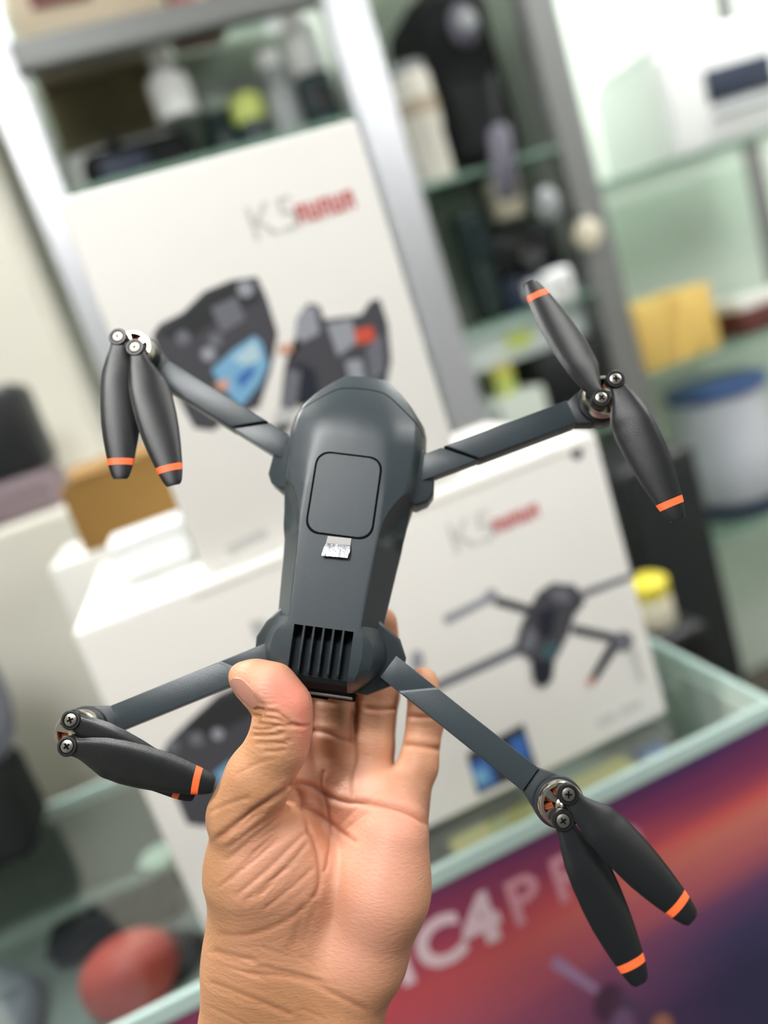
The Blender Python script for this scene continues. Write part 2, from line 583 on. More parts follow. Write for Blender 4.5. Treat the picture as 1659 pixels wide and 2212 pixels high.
YA = 0.602
XA0, XA1, ZA0, ZA1 = -0.0235, 0.2035, ZF1+.0006, EYE[2]+.1515
t = thing('product_box', 'upright white carton with printed controller, stacked on the wide white carton', 'box', ((XA0+XA1)/2, YA+.05, ZA0))
obj('carton', *g_box(XA0, XA1, YA, YA+.105, ZA0, ZA1, .003, 3), WHITE_CARD, t, smooth=40)
p = at_y(545, 522, YA)
text_mesh('K5', 0.036, INK_PALE, 'printed_name', t, (p[0], YA-.0004, p[2]), XD, ZD, -0.0002)
red_word(t, YA, (640, 465), (768, 428), 0.014)
flat_print('printed_controller', t, [
    ([(328, 725), (345, 700), (395, 675), (440, 630), (500, 605), (555, 598), (575, 640), (600, 720), (585, 800), (560, 880), (500, 900), (460, 930), (420, 925), (395, 880), (355, 800)], INK_CHAR),
    ([(340, 722), (398, 680), (445, 636), (500, 612), (545, 606), (560, 650), (470, 690), (400, 740)], INK_BLACK),
    ([(455, 665), (510, 640), (530, 690), (480, 720)], INK_GREY),
    (blob(395, 730, 17), INK_GREY), (blob(465, 735, 16), INK_GREY), (blob(450, 765, 16), INK_LGREY), (blob(530, 625, 18), INK_LGREY),
    ([(456, 800), (505, 755), (550, 725), (565, 740), (580, 790), (560, 830), (520, 880), (490, 850)], INK_BLUE),
    ([(500, 775), (550, 735), (565, 775), (530, 790)], INK_BLUE3), ([(510, 815), (545, 790), (550, 805), (520, 840)], INK_BLUE2),
    ([(462, 830), (490, 815), (495, 840), (475, 845)], INK_PINK)], YA)
flat_print('printed_folded_drone', t, [
    ([(640, 690), (665, 655), (690, 660), (700, 690), (780, 680), (800, 650), (820, 645), (838, 700), (845, 780), (830, 850), (760, 870), (640, 870), (605, 880), (615, 790), (640, 760)], INK_CHAR),
    ([(650, 670), (680, 660), (690, 720), (650, 740), (635, 720)], INK_LGREY), ([(705, 700), (760, 690), (770, 740), (730, 770)], INK_LGREY),
    ([(640, 780), (680, 800), (690, 860), (650, 880), (620, 850)], INK_NAVY), ([(620, 800), (650, 800), (640, 880), (600, 900)], INK_GREY),
    ([(765, 712), (805, 705), (810, 735), (770, 745)], INK_ORANGE), ([(600, 745), (630, 740), (632, 762), (605, 768)], INK_PINK),
    ([(790, 750), (825, 720), (830, 800), (800, 830)], INK_GREY), ([(745, 780), (780, 775), (790, 830), (760, 850)], INK_LGREY),
    (blob(612, 905, 20, 26), INK_SILVER), ([(590, 920), (625, 912), (622, 930), (596, 934)], INK_BLACK)], YA)
flat_print('printed_caption', t, [(bar((492, 1192), (575, 1150), 22), INK_PALE)], YA)

# small white box and kraft flap box on top of the wide carton
t = thing('small_box', 'small white box lying on the wide carton beside the upright carton', 'box', (-0.06, 0.695, ZF1))
obj('carton', *g_box(-0.092, -0.0275, 0.668, 0.722, ZF1+.0006, ZF1+.028, .004, 3), WHITE_PLASTIC, t, smooth=40)
obj('lid', *g_box(-0.093, -0.0268, 0.667, 0.723, ZF1+.0286, ZF1+.040, .004, 3), WHITE_PLASTIC, t, smooth=40)

t = thing('product_box', 'plain white carton behind the wide carton, under the brown kraft box', 'box', (-0.06, 0.895, CT))
obj('carton', *g_box(-0.175, 0.10, 0.835, 0.955, CT+.0005, EYE[2]-.1255, .003, 3), WHITE_CARD, t, smooth=40)
obj('tape_strip', *g_box(-0.17, 0.095, 0.885, 0.905, EYE[2]-.1254, EYE[2]-.1250), CARD_EDGE, t)
t = thing('kraft_box', 'open brown kraft cardboard box behind the small white box', 'box', (-0.085, 0.88, EYE[2]-.125))
kz0, kz1 = EYE[2]-.1248, EYE[2]-.055
obj('bottom', *g_box(-0.137, -0.033, 0.842, 0.925, kz0, kz0+.003), KRAFT, t)
for x0, x1, y0, y1 in ((-0.137, -0.033, 0.842, 0.845), (-0.137, -0.033, 0.922, 0.925), (-0.137, -0.134, 0.845, 0.922), (-0.036, -0.033, 0.845, 0.922)):
    obj('side', *g_box(x0, x1, y0, y1, kz0+.003, kz1), KRAFT, t)
fl = [(-0.137, 0.925, kz1), (-0.033, 0.925, kz1), (-0.033, 0.955, kz1+.012), (-0.137, 0.955, kz1+.012)]
obj('flap', fl+[(x, y, z+.002) for x, y, z in fl], [(3, 2, 1, 0), (4, 5, 6, 7), (0, 1, 5, 4), (1, 2, 6, 5), (2, 3, 7, 6), (3, 0, 4, 7)], KRAFT, t)

# ------------------------------------------------------------------ things under and on the glass
SH = 0.8305
t = thing('computer_mouse', 'red and black rounded plastic mouse under the glass, lower left', 'mouse', (-0.225, 0.735, SH))
gv, gf = g_ellipsoid((-0.235, 0.725, SH+.022), (.050, .034, .040), 28, 14, .85)
obj('shell', [(x, y, max(z, SH+.001)) for x, y, z in gv], gf, RED_PLASTIC, t, smooth=50)
gv, gf = g_ellipsoid((-0.222, 0.74, SH+.008), (.060, .040, .016), 28, 14, .85)
obj('base', [(x, y, max(z, SH+.0005)) for x, y, z in gv], gf, BLACK, t, smooth=50)
t = thing('camera_case', 'black rounded camera case under the glass behind the red mouse', 'case', (-0.24, 0.80, SH))
obj('body', *g_box(-0.33, -0.185, 0.805, 0.850, SH, SH+.042, .014, 4), BLACK_FABRIC, t, smooth=50)
obj('lid_seam', *g_box(-0.331, -0.184, 0.804, 0.851, SH+.024, SH+.027, .001), BLACK, t)
obj('handle', *g_box(-0.28, -0.235, 0.820, 0.834, SH+.0425, SH+.050, .004, 3), BLACK, t, smooth=50)
t = thing('round_tin', 'small pale round tin under the glass beside the wide carton', 'tin', (-0.205, 0.885, SH))
obj('body', *g_lathe([(.021, SH), (.022, SH+.002), (.022, SH+.026), (.021, SH+.028)], 28, (-0.205, 0.885, 0)), SAGE, t, smooth=40)
obj('lid', *g_lathe([(.0232, SH+.0282), (.0236, SH+.03), (.0236, SH+.038), (.022, SH+.040), (.016, SH+.0405)], 28, (-0.205, 0.885, 0)), mat('pale_mint_lid', srgb(214, 230, 216), .35), t, smooth=40)
t = thing('pouch', 'blue grey soft pouch under the glass at the far left', 'pouch', (-0.38, 0.74, SH))
gv, gf = g_ellipsoid((-0.385, 0.745, SH+.02), (.055, .075, .034), 24, 14, .8)
obj('body', [(x, y, max(z, SH+.0005)) for x, y, z in gv], gf, BLUE_GREY, t, smooth=60)
obj('zip', *g_box(-0.43, -0.34, 0.742, 0.748, SH+.0525, SH+.0555, .001), GREY_PLASTIC, t)
t = thing('cable_spool', 'grey green spool under the glass left of the blue grey pouch', 'spool', (-0.50, 0.84, SH))
obj('core', *g_lathe([(.03, SH), (.03, SH+.05)], 24, (-0.50, 0.84, 0)), SAGE, t, smooth=40)
for z in (SH+.0002, SH+.05):
    obj('flange', *g_lathe([(.055, z), (.055, z+.005)], 28, (-0.50, 0.84, 0)), GREY_PLASTIC, t, smooth=40)
t = thing('red_marker', 'thin dark red marker under the glass at the carton corner', 'marker', (-0.165, 0.90, SH))
obj('barrel', *g_lathe([(.005, 0), (.006, .004), (.006, .075), (.004, .08)], 14, (-0.158, 0.86, SH+.0065), 'y'), mat('marker_red', srgb(150, 60, 58), .4), t, smooth=40)
obj('cap', *g_lathe([(.0062, .081), (.0064, .083), (.0064, .102), (.005, .104)], 14, (-0.158, 0.86, SH+.0065), 'y'), BLACK, t, smooth=40)

# paper strip and blue card just under the front of the glass, right part
a0, a1 = at_z(1015, 1800, CT), at_z(1330, 1645, CT)
t = thing('cardboard_strip', 'yellow cardboard strip under the glass edge below the wide carton', 'cardboard', (0.19, 0.562, CT-.014))
obj('board', *g_box(0.085, 0.265, 0.5535, 0.582, CT-.0155, CT-.0125, .0004), mat('yellow_board', srgb(204, 192, 130), .7, vary=.08), t)
obj('fold', *g_box(0.085, 0.265, 0.582, 0.5835, CT-.0275, CT-.0125), mat('yellow_board_fold', srgb(196, 182, 120), .7), t)
t = thing('blue_card', 'small blue plastic card under the glass right of the yellow strip', 'card', (0.295, 0.566, CT-.014))
obj('card', *g_box(0.275, 0.300, 0.556, 0.580, CT-.0155, CT-.0135, .0006), mat('blue_card_plastic', srgb(84, 112, 160), .4), t)
obj('chip', *g_box(0.279, 0.285, 0.562, 0.568, CT-.0134, CT-.0131), ALU, t)

t = thing('shoulder_bag', 'lilac grey shoulder bag with dark base on the counter far left', 'bag', (-0.37, 0.89, CT))
obj('base', *g_box(-0.445, -0.303, 0.84, 0.945, CT+.0005, CT+.105, .02, 4), BLACK_FABRIC, t, smooth=50)
gv, gf = g_ellipsoid((-0.352, 0.893, CT+.195), (.074, .055, .10), 24, 14, .75)
obj('body', gv, gf, BLUE_GREY, t, smooth=60)
hv, hf = [], []
for i in range(25):
    a = math.pi*i/24
    for k in range(8):
        b = 2*math.pi*k/8
        r = .045+.005*math.cos(b)
        hv.append((-0.352+r*math.cos(a), 0.893+.005*math.sin(b), CT+.285+r*math.sin(a)))
for i in range(24):
    for k in range(8):
        hf.append((i*8+k, i*8+(k+1) % 8, i*8+8+(k+1) % 8, i*8+8+k))
obj('handle', hv, hf, BLACK_FABRIC, t, smooth=60)

# ------------------------------------------------------------------ shelving behind the counter
YS = 1.50
ZTOP = 2.25
t = thing('shelf_unit', 'aluminium framed shop shelving with glass shelves behind the counter', 'shelf', (0.5, 1.7, 0.0))
for x0, x1, m in ((-0.098, -0.040, ALU), (0.513, 0.592, ALU), (0.905, 0.975, ALU_DARK), (1.72, 1.78, ALU_DARK)):
    obj('post', *g_box(x0, x1, YS, YS+.045, 0.0, ZTOP, .003), m, t)
    obj('post', *g_box(x0, x1, 1.935, 1.98, 0.0, ZTOP, .003), m, t)
for z in (1.955, 0.86):
    obj('rail', *g_box(-0.040, 0.513, YS+.002, YS+.042, z, z+.045, .003), ALU_DARK if z > 1.5 else ALU, t)
obj('rail', *g_box(0.592, 0.905, YS+.002, YS+.042, 2.13, 2.17, .003), ALU, t)
bays = [(-0.040, 0.513), (0.592, 0.905), (0.975, 1.72)]
levels = [(1.755, 1.30, 0.905), (1.60, 1.305, 1.02), (1.505, 1.085, 0.66)]
for (x0, x1), zs in zip(bays, levels):
    for z in zs:
        s_ = obj('glass_shelf', *g_box(x0+.002, x1-.002, YS+.012, 1.93, z-.008, z), GLASS_SHELF, t)
        obj('glass_edge', *g_box(x0+.002, x1-.002, YS+.004, YS+.0115, z-.009, z+.0005, .001), mat('shelf_edge', srgb(120, 152, 136), .3), s_)
obj('back_panel', *g_box(-0.04, 0.513, 1.94, 1.95, 0.0, ZTOP), SAGE, t)
obj('back_panel', *g_box(0.592, 0.905, 1.94, 1.95, 0.0, ZTOP), PALE_PANEL, t)
obj('back_panel', *g_box(0.975, 1.72, 1.94, 1.95, 0.0, ZTOP), PALE_PANEL, t)
obj('divider', *g_box(0.598, 0.606, YS+.045, 1.935, 0.0, ZTOP), PALE_PANEL, t)
obj('divider', *g_box(0.978, 0.986, YS+.045, 1.935, 0.0, ZTOP), PALE_PANEL, t)

def simple(name, label, cat, parts):
    """A shelf thing from (part name, geometry, material) triples; its base is the lowest middle point."""
    allv = np.array([p for _, g, _ in parts for p in g[0]])
    lo, hi = allv.min(0), allv.max(0)
    t = thing(name, label, cat, ((lo[0]+hi[0])/2, (lo[1]+hi[1])/2, lo[2]))
    for n, g, m in parts:
        obj(n, *g, m, t, smooth=45)
    return t

def bottle(x, y, z, r, h, neck=.45, n=24):
    return g_lathe([(r*.92, z), (r, z+h*.03), (r, z+h*.62), (r*.9, z+h*.72), (r*neck, z+h*.84), (r*neck, z+h)], n, (x, y, 0))

def cap(x, y, z, r, h, n=20):
    return g_lathe([(r, z), (r*1.04, z+h*.1), (r*1.04, z+h*.85), (r*.85, z+h)], n, (x, y, 0))

def pt(u, v, y):
    return at_y(u, v, y)

# left bay, upper shelf (top at z 1.755)
z = 1.7555
simple('tripod_bag', 'long black bag lying on the shelf behind the upright carton', 'bag', [
    ('body', g_box(0.0, 0.22, 1.60, 1.70, z, z+.085, .03, 4), BLACK_FABRIC), ('pocket', g_box(0.03, 0.12, 1.585, 1.599, z+.012, z+.06, .006, 3), NAVY),
    ('strap', g_box(0.06, 0.085, 1.583, 1.705, z+.0855, z+.09, .001), BLACK)])
simple('white_carton', 'white carton with olive lid behind the long black bag', 'box', [
    ('carton', g_box(-0.02, 0.20, 1.72, 1.85, z, z+.12, .01, 3), WHITE_PLASTIC), ('lid', g_box(-0.022, 0.215, 1.715, 1.86, z+.1205, z+.24, .006, 3), OLIVE)])
simple('spray_bottle', 'tall glossy white bottle on the shelf left of the teal jars', 'bottle', [
    ('body', bottle(0.205, 1.60, z+.092, .040, .105, .5), WHITE_PLASTIC), ('cap', cap(0.205, 1.60, z+.1975, .020, .022), WHITE_PLASTIC), ('base_ring', g_lathe([(.043, z+.0905), (.043, z+.0915)], 24, (0.205, 1.60, 0)), GREY_PLASTIC)])
simple('jar', 'dark teal jar with grey lid, left of the yellow green tin', 'jar', [
    ('body', bottle(0.285, 1.65, z, .045, .10, .7), DARK_TEAL), ('lid', cap(0.285, 1.65, z+.1005, .034, .03), SAGE)])
simple('tin', 'round yellow green tin between teal jars', 'tin', [
    ('body', g_lathe([(.032, z), (.032, z+.055)], 24, (0.335, 1.60, 0)), DARK_TEAL), ('lid', cap(0.335, 1.60, z+.0555, .032, .05), YELLOW_GREEN)])
simple('jar', 'pale grey jar right of the yellow green tin', 'jar', [
    ('body', bottle(0.405, 1.60, z, .032, .14, .6), GREY_PLASTIC), ('lid', cap(0.405, 1.60, z+.1405, .022, .03), WHITE_PLASTIC)])
simple('speaker_box', 'small black speaker against the bright middle post', 'speaker', [
    ('cabinet', g_box(0.445, 0.508, 1.57, 1.66, z, z+.11, .006, 3), DARK_TEAL), ('cone', g_lathe([(.022, 0), (.022, -.003), (.008, -.001)], 20, (0.477, 1.5695, z+.06), 'y'), BLACK)])
simple('white_bottle', 'glossy white bottle above the small black speaker', 'bottle', [
    ('body', bottle(0.475, 1.60, z+.1105, .035, .12, .5), WHITE_PLASTIC), ('cap', cap(0.475, 1.60, z+.231, .02, .03), GREY_PLASTIC)])
simple('carton', 'large sage grey carton behind the teal jars', 'box', [
    ('carton', g_box(0.235, 0.50, 1.76, 1.90, z, z+.26, .006, 3), SAGE), ('tape', g_box(0.235, 0.50, 1.757, 1.7595, z+.16, z+.19), GREY_PLASTIC)])
zt = 2.0006
simple('carton', 'tan carton on the top rail at the upper left corner', 'box', [
    ('carton', g_box(-0.02, 0.24, 1.51, 1.75, zt, zt+.16, .006, 3), TAN_BOARD), ('label_strip', g_box(0.02, 0.12, 1.507, 1.5095, zt+.04, zt+.10), BROWN_RED)])
simple('carton', 'dark red carton right of the tan carton on the top rail', 'box', [
    ('carton', g_box(0.25, 0.36, 1.51, 1.72, zt, zt+.12, .006, 3), mat('dusty_red_board', srgb(150, 92, 90), .6)), ('tape', g_box(0.29, 0.31, 1.507, 1.5095, zt+.002, zt+.118), TAN_BOARD)])

# middle bay: dark bags and small white things
za, zb_, zc_ = 1.6005, 1.3805, 1.0205
simple('backpack', 'tall black green backpack on the upper shelf of the middle bay', 'bag', [
    ('body', g_box(0.705, 0.885, 1.58, 1.78, za, za+.36, .045, 5), BLACK_FABRIC), ('pocket', g_box(0.725, 0.85, 1.555, 1.579, za+.03, za+.17, .01, 3), BLACK_FABRIC),
    ('handle', g_box(0.77, 0.82, 1.66, 1.68, za+.3605, za+.39, .008, 3), BLACK)])
simple('lens', 'cream white lens barrel left of the tall black backpack', 'lens', [
    ('barrel', g_lathe([(.04, za), (.042, za+.01), (.042, za+.10), (.046, za+.11), (.046, za+.20), (.044, za+.21)], 28, (0.655, 1.57, 0)), CREAM_PANEL), ('ring', g_lathe([(.0475, za+.13), (.0475, za+.16)], 28, (0.655, 1.57, 0)), TAN_BOARD),
    ('cap', cap(0.655, 1.57, za+.2105, .040, .02), GREY_PLASTIC)])
simple('badge_holder', 'mauve grey round speaker in front of the tall backpack', 'speaker', [
    ('shell', g_ellipsoid((0.785, 1.53, za+.265), (.03, .02, .04), 24, 14), PURPLE_GREY), ('grille', g_lathe([(.018, 0), (.018, -.002), (.004, -.004)], 20, (0.785, 1.509, za+.265), 'y'), GREY_PLASTIC)])
p0 = pt(1060, 290, 1.49); p1 = pt(1100, 420, 1.49)
simple('hand_grip', 'slanted purple grey grip hanging in front of the middle bay', 'grip', [
    ('grip', xf(g_lathe([(.012, -.07), (.022, -.06), (.024, .0), (.022, .055), (.013, .068)], 20), Matrix.Translation(((p0[0]+p1[0])/2, 1.475, (p0[2]+p1[2])/2)) @ Matrix.Rotation(math.radians(8), 4, 'Y')), PURPLE_GREY),
    ('strap', xf(g_box(-.006, .006, -.002, .002, .0685, .16), Matrix.Translation(((p0[0]+p1[0])/2, 1.475, (p0[2]+p1[2])/2)) @ Matrix.Rotation(math.radians(8), 4, 'Y')), BLACK)])
simple('camera', 'black camera body on the middle shelf below the white cup', 'camera', [
    ('body', g_box(0.74, 0.89, 1.56, 1.66, zb_, zb_+.095, .02, 4), BLACK), ('lens', g_lathe([(.036, 0), (.038, -.03), (.034, -.035), (.02, -.03)], 24, (0.80, 1.5595, zb_+.045), 'y'), BLACK), ('viewfinder', g_box(0.79, 0.84, 1.58, 1.64, zb_+.0955, zb_+.115, .006, 3), BLACK)])
simple('pouch', 'dark green pouch left of the black camera body', 'pouch', [
    ('body', g_box(0.682, 0.737, 1.57, 1.65, 1.3055, 1.54, .018, 4), mat('dark_green_fabric', (.016, .032, .028), .8)), ('flap', g_box(0.684, 0.735, 1.562, 1.5695, 1.44, 1.535, .003), DARK_TEAL)])
pc = pt(1150, 340, 1.56)
simple('cup', 'white cup standing on the black camera viewfinder', 'cup', [
    ('body', g_lathe([(.024, zb_+.116), (.034, zb_+.12), (.040, zb_+.195), (.036, zb_+.195), (.031, zb_+.125)], 24, (0.815, 1.61, 0)), CREAM_PLASTIC), ('lid', g_lathe([(.0405, zb_+.1955), (.0405, zb_+.201), (.03, zb_+.204)], 24, (0.815, 1.61, 0)), WHITE_PLASTIC)])
pc = pt(1175, 445, 1.49)
simple('earbud_case', 'pale grey round case hanging beside the right post', 'case', [
    ('shell', g_ellipsoid((pc[0], 1.475, pc[2]), (.026, .016, .034), 24, 14), GREY_PLASTIC), ('loop', g_box(pc[0]-.003, pc[0]+.003, 1.473, 1.477, pc[2]+.0345, pc[2]+.06), BLACK)])
pc = pt(1270, 505, 1.49)
simple('price_tag', 'cream round tag hung on the grey right post', 'tag', [
    ('disc', g_lathe([(.028, 0), (.031, -.003), (.031, -.012), (.027, -.015)], 24, (pc[0], 1.4995, pc[2]), 'y'), CREAM_PLASTIC), ('hook', g_box(pc[0]-.002, pc[0]+.002, 1.4865, 1.4995, pc[2]+.031, pc[2]+.05), ALU)])
simple('box', 'navy box on the lower middle shelf under the black camera', 'box', [
    ('carton', g_box(0.74, 0.895, 1.56, 1.72, 1.3055, 1.380, .006, 3), NAVY), ('label', g_box(0.78, 0.84, 1.557, 1.5595, 1.325, 1.36), WHITE_PLASTIC)])
simple('box', 'pale box under the navy box in the middle bay', 'box', [
    ('carton', g_box(0.61, 0.895, 1.55, 1.74, 1.211, 1.295, .004, 3), mat('pale_blue_board', srgb(206, 216, 214), .6)), ('label', g_box(0.70, 0.76, 1.547, 1.5495, 1.235, 1.27), YELLOW_GREEN)])
pc = pt(1200, 620, 1.50)
simple('charger', 'white rounded charger clipped beside the right post', 'charger', [
    ('shell', g_box(pc[0]-.035, pc[0]+.03, 1.47, 1.50, pc[2]-.035, pc[2]+.035, .012, 4), WHITE_PLASTIC), ('socket', g_box(pc[0]-.008, pc[0]+.008, 1.468, 1.4695, pc[2]-.006, pc[2]+.006), BLACK)])
pc = pt(1105, 815, 1.50)
simple('tin', 'small yellow green tin low in the middle bay', 'tin', [
    ('body', g_lathe([(.024, zc_+.1285), (.024, zc_+.175)], 24, (pc[0], 1.545, 0)), YELLOW_GREEN), ('lid', cap(pc[0], 1.545, zc_+.1755, .0245, .012), YELLOW_LID)])
simple('camera_bag', 'black camera bag at the bottom of the middle bay', 'bag', [
    ('body', g_box(0.745, 0.90, 1.52, 1.68, 1.0205, 1.2105, .02, 4), BLACK_FABRIC), ('flap', g_box(0.743, 0.902, 1.512, 1.5195, 1.10, 1.20, .003), BLACK)])
simple('carton', 'low pale carton under the yellow green tin', 'box', [
    ('carton', g_box(0.61, 0.74, 1.515, 1.70, zc_, zc_+.128, .004, 3), PALE_PANEL), ('tape', g_box(0.615, 0.63, 1.512, 1.5145, zc_+.002, zc_+.12), GREY_PLASTIC)])

# right bay
z1_, z2_, z3_ = 1.5055, 1.0855, 0.71
simple('label_printer', 'white desktop printer with black opening on the upper right shelf', 'printer', [
    ('body', g_box(1.20, 1.62, 1.54, 1.80, z1_, z1_+.22, .018, 4), WHITE_PLASTIC), ('opening', g_box(1.305, 1.48, 1.533, 1.5395, z1_+.09, z1_+.16, .003), NAVY), ('tray', g_box(1.30, 1.485, 1.515, 1.5325, z1_+.06, z1_+.07, .003), GREY_PLASTIC),
    ('lid', g_box(1.21, 1.61, 1.56, 1.78, z1_+.2205, z1_+.25, .01, 3), WHITE_PLASTIC)])
simple('kraft_carton', 'tan kraft carton on the right shelf beside the grey post', 'box', [
    ('carton', g_box(1.005, 1.21, 1.54, 1.70, z2_, z2_+.15, .003, 2), KRAFT_LIGHT), ('tape', g_box(1.095, 1.12, 1.537, 1.5395, z2_+.001, z2_+.149), KRAFT_LIGHT)])
simple('leaflet_stack', 'dark red folder lying right of the tan kraft carton', 'folder', [
    ('cover', g_box(1.28, 1.47, 1.54, 1.72, z2_, z2_+.06, .003), BROWN_RED), ('pages', g_box(1.283, 1.468, 1.543, 1.718, z2_+.0605, z2_+.08), WHITE_CARD)])
simple('cable_drum', 'white wrapped drum with blue rim on the lower right shelf', 'drum', [
    ('body', g_lathe([(.10, z3_-.02), (.115, z3_), (.118, z3_+.10), (.11, z3_+.25)], 32, (1.25, 1.65, 0)), mat('wrapped_white', srgb(200, 206, 214), .5, vary=.08, vscale=30)), ('rim', g_lathe([(.119, z3_+.2505), (.121, z3_+.255), (.121, z3_+.275), (.10, z3_+.28)], 32, (1.25, 1.65, 0)), mat('rim_blue', srgb(70, 96, 150), .5)),
    ('base', g_lathe([(.122, z3_-.0495), (.122, z3_-.0205)], 32, (1.25, 1.65, 0)), NAVY)])

# things standing behind the counter on the right and on the left
simple('loudspeaker', 'tall black loudspeaker standing behind the wide carton at the right', 'speaker', [
    ('cabinet', g_box(0.655, 0.815, 1.16, 1.36, 0.0, 1.01, .012, 3), BLACK), ('grille', g_box(0.667, 0.803, 1.152, 1.1595, 0.10, 0.98, .003), BLACK_FABRIC)])
simple('side_stool', 'dark low stool behind the counter under the yellow lidded jar', 'stool', [
    ('seat', g_box(0.50, 0.645, 0.99, 1.13, 0.755, 0.785, .008, 3), BLACK)]+[('leg', g_box(x, x+.018, y, y+.018, 0.0, 0.7545), BLACK) for x in (0.505, 0.622) for y in (0.995, 1.107)])
simple('jar', 'white jar with bright yellow lid beside the wide carton', 'jar', [
    ('body', g_lathe([(.03, .7855), (.033, .79), (.033, .83), (.03, .838)], 24, (0.592, 1.045, 0)), CREAM_PLASTIC), ('lid', cap(0.592, 1.045, .8385, .032, .028), YELLOW_LID)])
t = thing('wall_cabinet', 'tall cream cabinet left of the bright shelf post', 'cabinet', (-0.65, 1.65, 0.0))
obj('body', *g_box(-1.20, -0.125, 1.40, 1.95, 0.0, 2.35, .004), CREAM_PANEL, t)
for x0, x1 in ((-0.66, -0.135), (-1.19, -0.665)):
    d = obj('door', *g_box(x0, x1, 1.382, 1.3995, 1.28, 2.33, .003), CREAM_PANEL, t)
    obj('handle', *g_box(x0+.02 if x0 > -.7 else x1-.035, x0+.035 if x0 > -.7 else x1-.02, 1.36, 1.3815, 1.55, 1.70, .004, 3), ALU, d)
obj('base_unit', *g_box(-1.20, -0.128, 1.10, 1.3815, 0.0, 1.275, .006), CREAM_PANEL, t)
simple('camcorder', 'black camera with pinkish grey base on the cream cabinet at the left edge', 'camera', [
    ('body', g_box(-0.46, -0.185, 1.14, 1.27, 1.332, 1.455, .012, 4), BLACK), ('base', g_box(-0.46, -0.185, 1.135, 1.275, 1.2755, 1.3315, .012, 4), mat('mauve_plastic', srgb(128, 112, 118), .5)),
    ('lens', g_lathe([(.04, 0), (.042, -.02), (.036, -.026), (.02, -.02)], 24, (-0.34, 1.1395, 1.39), 'y'), BLACK)])

# ------------------------------------------------------------------ the drone held in the hand (local units mm, nose +y, top +z)
PLASTIC = mat('drone_plastic', srgb(50, 59, 64), 0.36, spec=0.5, bump=0.10, bscale=2600)
PLASTIC_DARK = mat('drone_plastic_dark', srgb(37, 44, 48), 0.40, spec=0.5, bump=0.10, bscale=2600)
PROP = mat('propeller_plastic', srgb(20, 22, 24), 0.36, spec=0.5, bump=0.12, bscale=3000)
PROP_ORANGE = mat('propeller_orange', srgb(255, 108, 54), 0.5)
STEEL = mat('motor_steel', srgb(214, 208, 194), 0.22, 1.0)
SCREW = mat('screw_steel', srgb(176, 172, 164), 0.30, 1.0)
COPPER = mat('copper_wire', srgb(196, 116, 78), 0.35, 0.9, bump=0.6, bscale=5000)
GROOVE = mat('seam_black', (0.002, 0.002, 0.0025), 0.8, spec=0.1)
FOIL = mat('silver_foil', srgb(150, 152, 158), 0.3, 0.9, bump=0.25, bscale=500)
FOIL_WHITE = mat('foil_white', srgb(168, 168, 166), 0.6)
CLEAR_EDGE = mat('pale_edge', srgb(120, 128, 134), 0.35)  # paler grey for the rear seam and arm joint lines

th_, ph_, ln_ = (math.radians(a) for a in (12, 4, 8))
dY = np.array([math.sin(ln_)*math.cos(th_), math.cos(ln_)*math.cos(th_), -math.sin(th_)])
x0_ = np.array([math.cos(ln_), -math.sin(ln_), 0])
dX = math.cos(ph_)*x0_+math.sin(ph_)*np.cross(x0_, dY)
dZ = np.cross(dX, dY)
dO = cam_pt(742, 1170, 300)-2.5*dX                # middle of the deck, camera axes, mm
D3 = M @ np.column_stack([dX, dY, dZ])
drone = bpy.data.objects.new('drone', None)
drone.empty_display_size = 0.03
link(drone)
drone.matrix_world = Matrix.Translation(EYE+M @ (dO*0.001)) @ Matrix(D3.tolist()).to_4x4()
ORG[drone.name] = np.zeros(3)
tag(drone, 'dark grey folding drone with orange-striped propellers held in the hand', 'drone')


def dpart(name, g, material, parent=drone, smooth=35):
    return obj(name, *mm(g), material, parent, smooth=smooth)


def smooth01(t):
    t = np.clip(t, 0, 1)
    return t*t*(3-2*t)


W_Y = [-34, -28, -6, 3, 12, 20, 26, 33, 45, 52, 57, 63, 68, 72, 74]
W_X = [21.3, 21.5, 23.6, 24.6, 25.6, 27, 28.3, 28.8, 29.3, 28.6, 27, 22.5, 17.5, 12.8, 10.5]
NY, NX = 190, 241
ys = np.linspace(-34, 74, NY)
ss = np.linspace(-1, 1, NX)


def body_z(x, y, w):
    s = np.abs(x)
    ridge = np.interp(y, [-34, -20, -6, 8, 30, 50, 74], [14.0, 14.2, 15.2, 16.0, 16.0, 15.0, 8.0])
    # front cowl: flat deck, gentle facet, rounded steep edge
    k = w/29.0
    soft = np.interp(y, [-34, 20, 40, 58, 74], [0.4, 0.6, 3.0, 7.0, 7.0])
    q = s-ridge
    zf = -0.42*(0.5*(q+np.sqrt(q*q+soft*soft))-0.5*(-ridge+np.sqrt(ridge*ridge+soft*soft)))
    e = np.clip((s-(w-5.0*k))/(5.0*k+1e-6), 0, 1)
    zf = zf-11.5*e**2.2*(0.55+0.45*k)
    drop = np.where(y > 42, -((np.maximum(y, 42)-42)/32.0)**1.9*13.0, 0)
    zf = zf+drop
    # rear flank: steep facet that starts at the curved cowl edge
    c = np.interp(y, [-34, -6, 4, 9, 14, 19, 24, 28, 32, 36], [14.0, 15.2, 15.9, 16.6, 18.2, 20.6, 24.0, 27.0, 30.5, 40])
    tt = np.maximum(s-c, 0)
    lin = -2.25*tt
    scal = -8.5*(1-np.exp(-tt/1.7))-0.75*tt
    b = smooth01((y-0.0)/7.0)*smooth01((30-y)/8.0)
    zr = lin*(1-b)+scal*b
    return np.minimum(zf, zr)


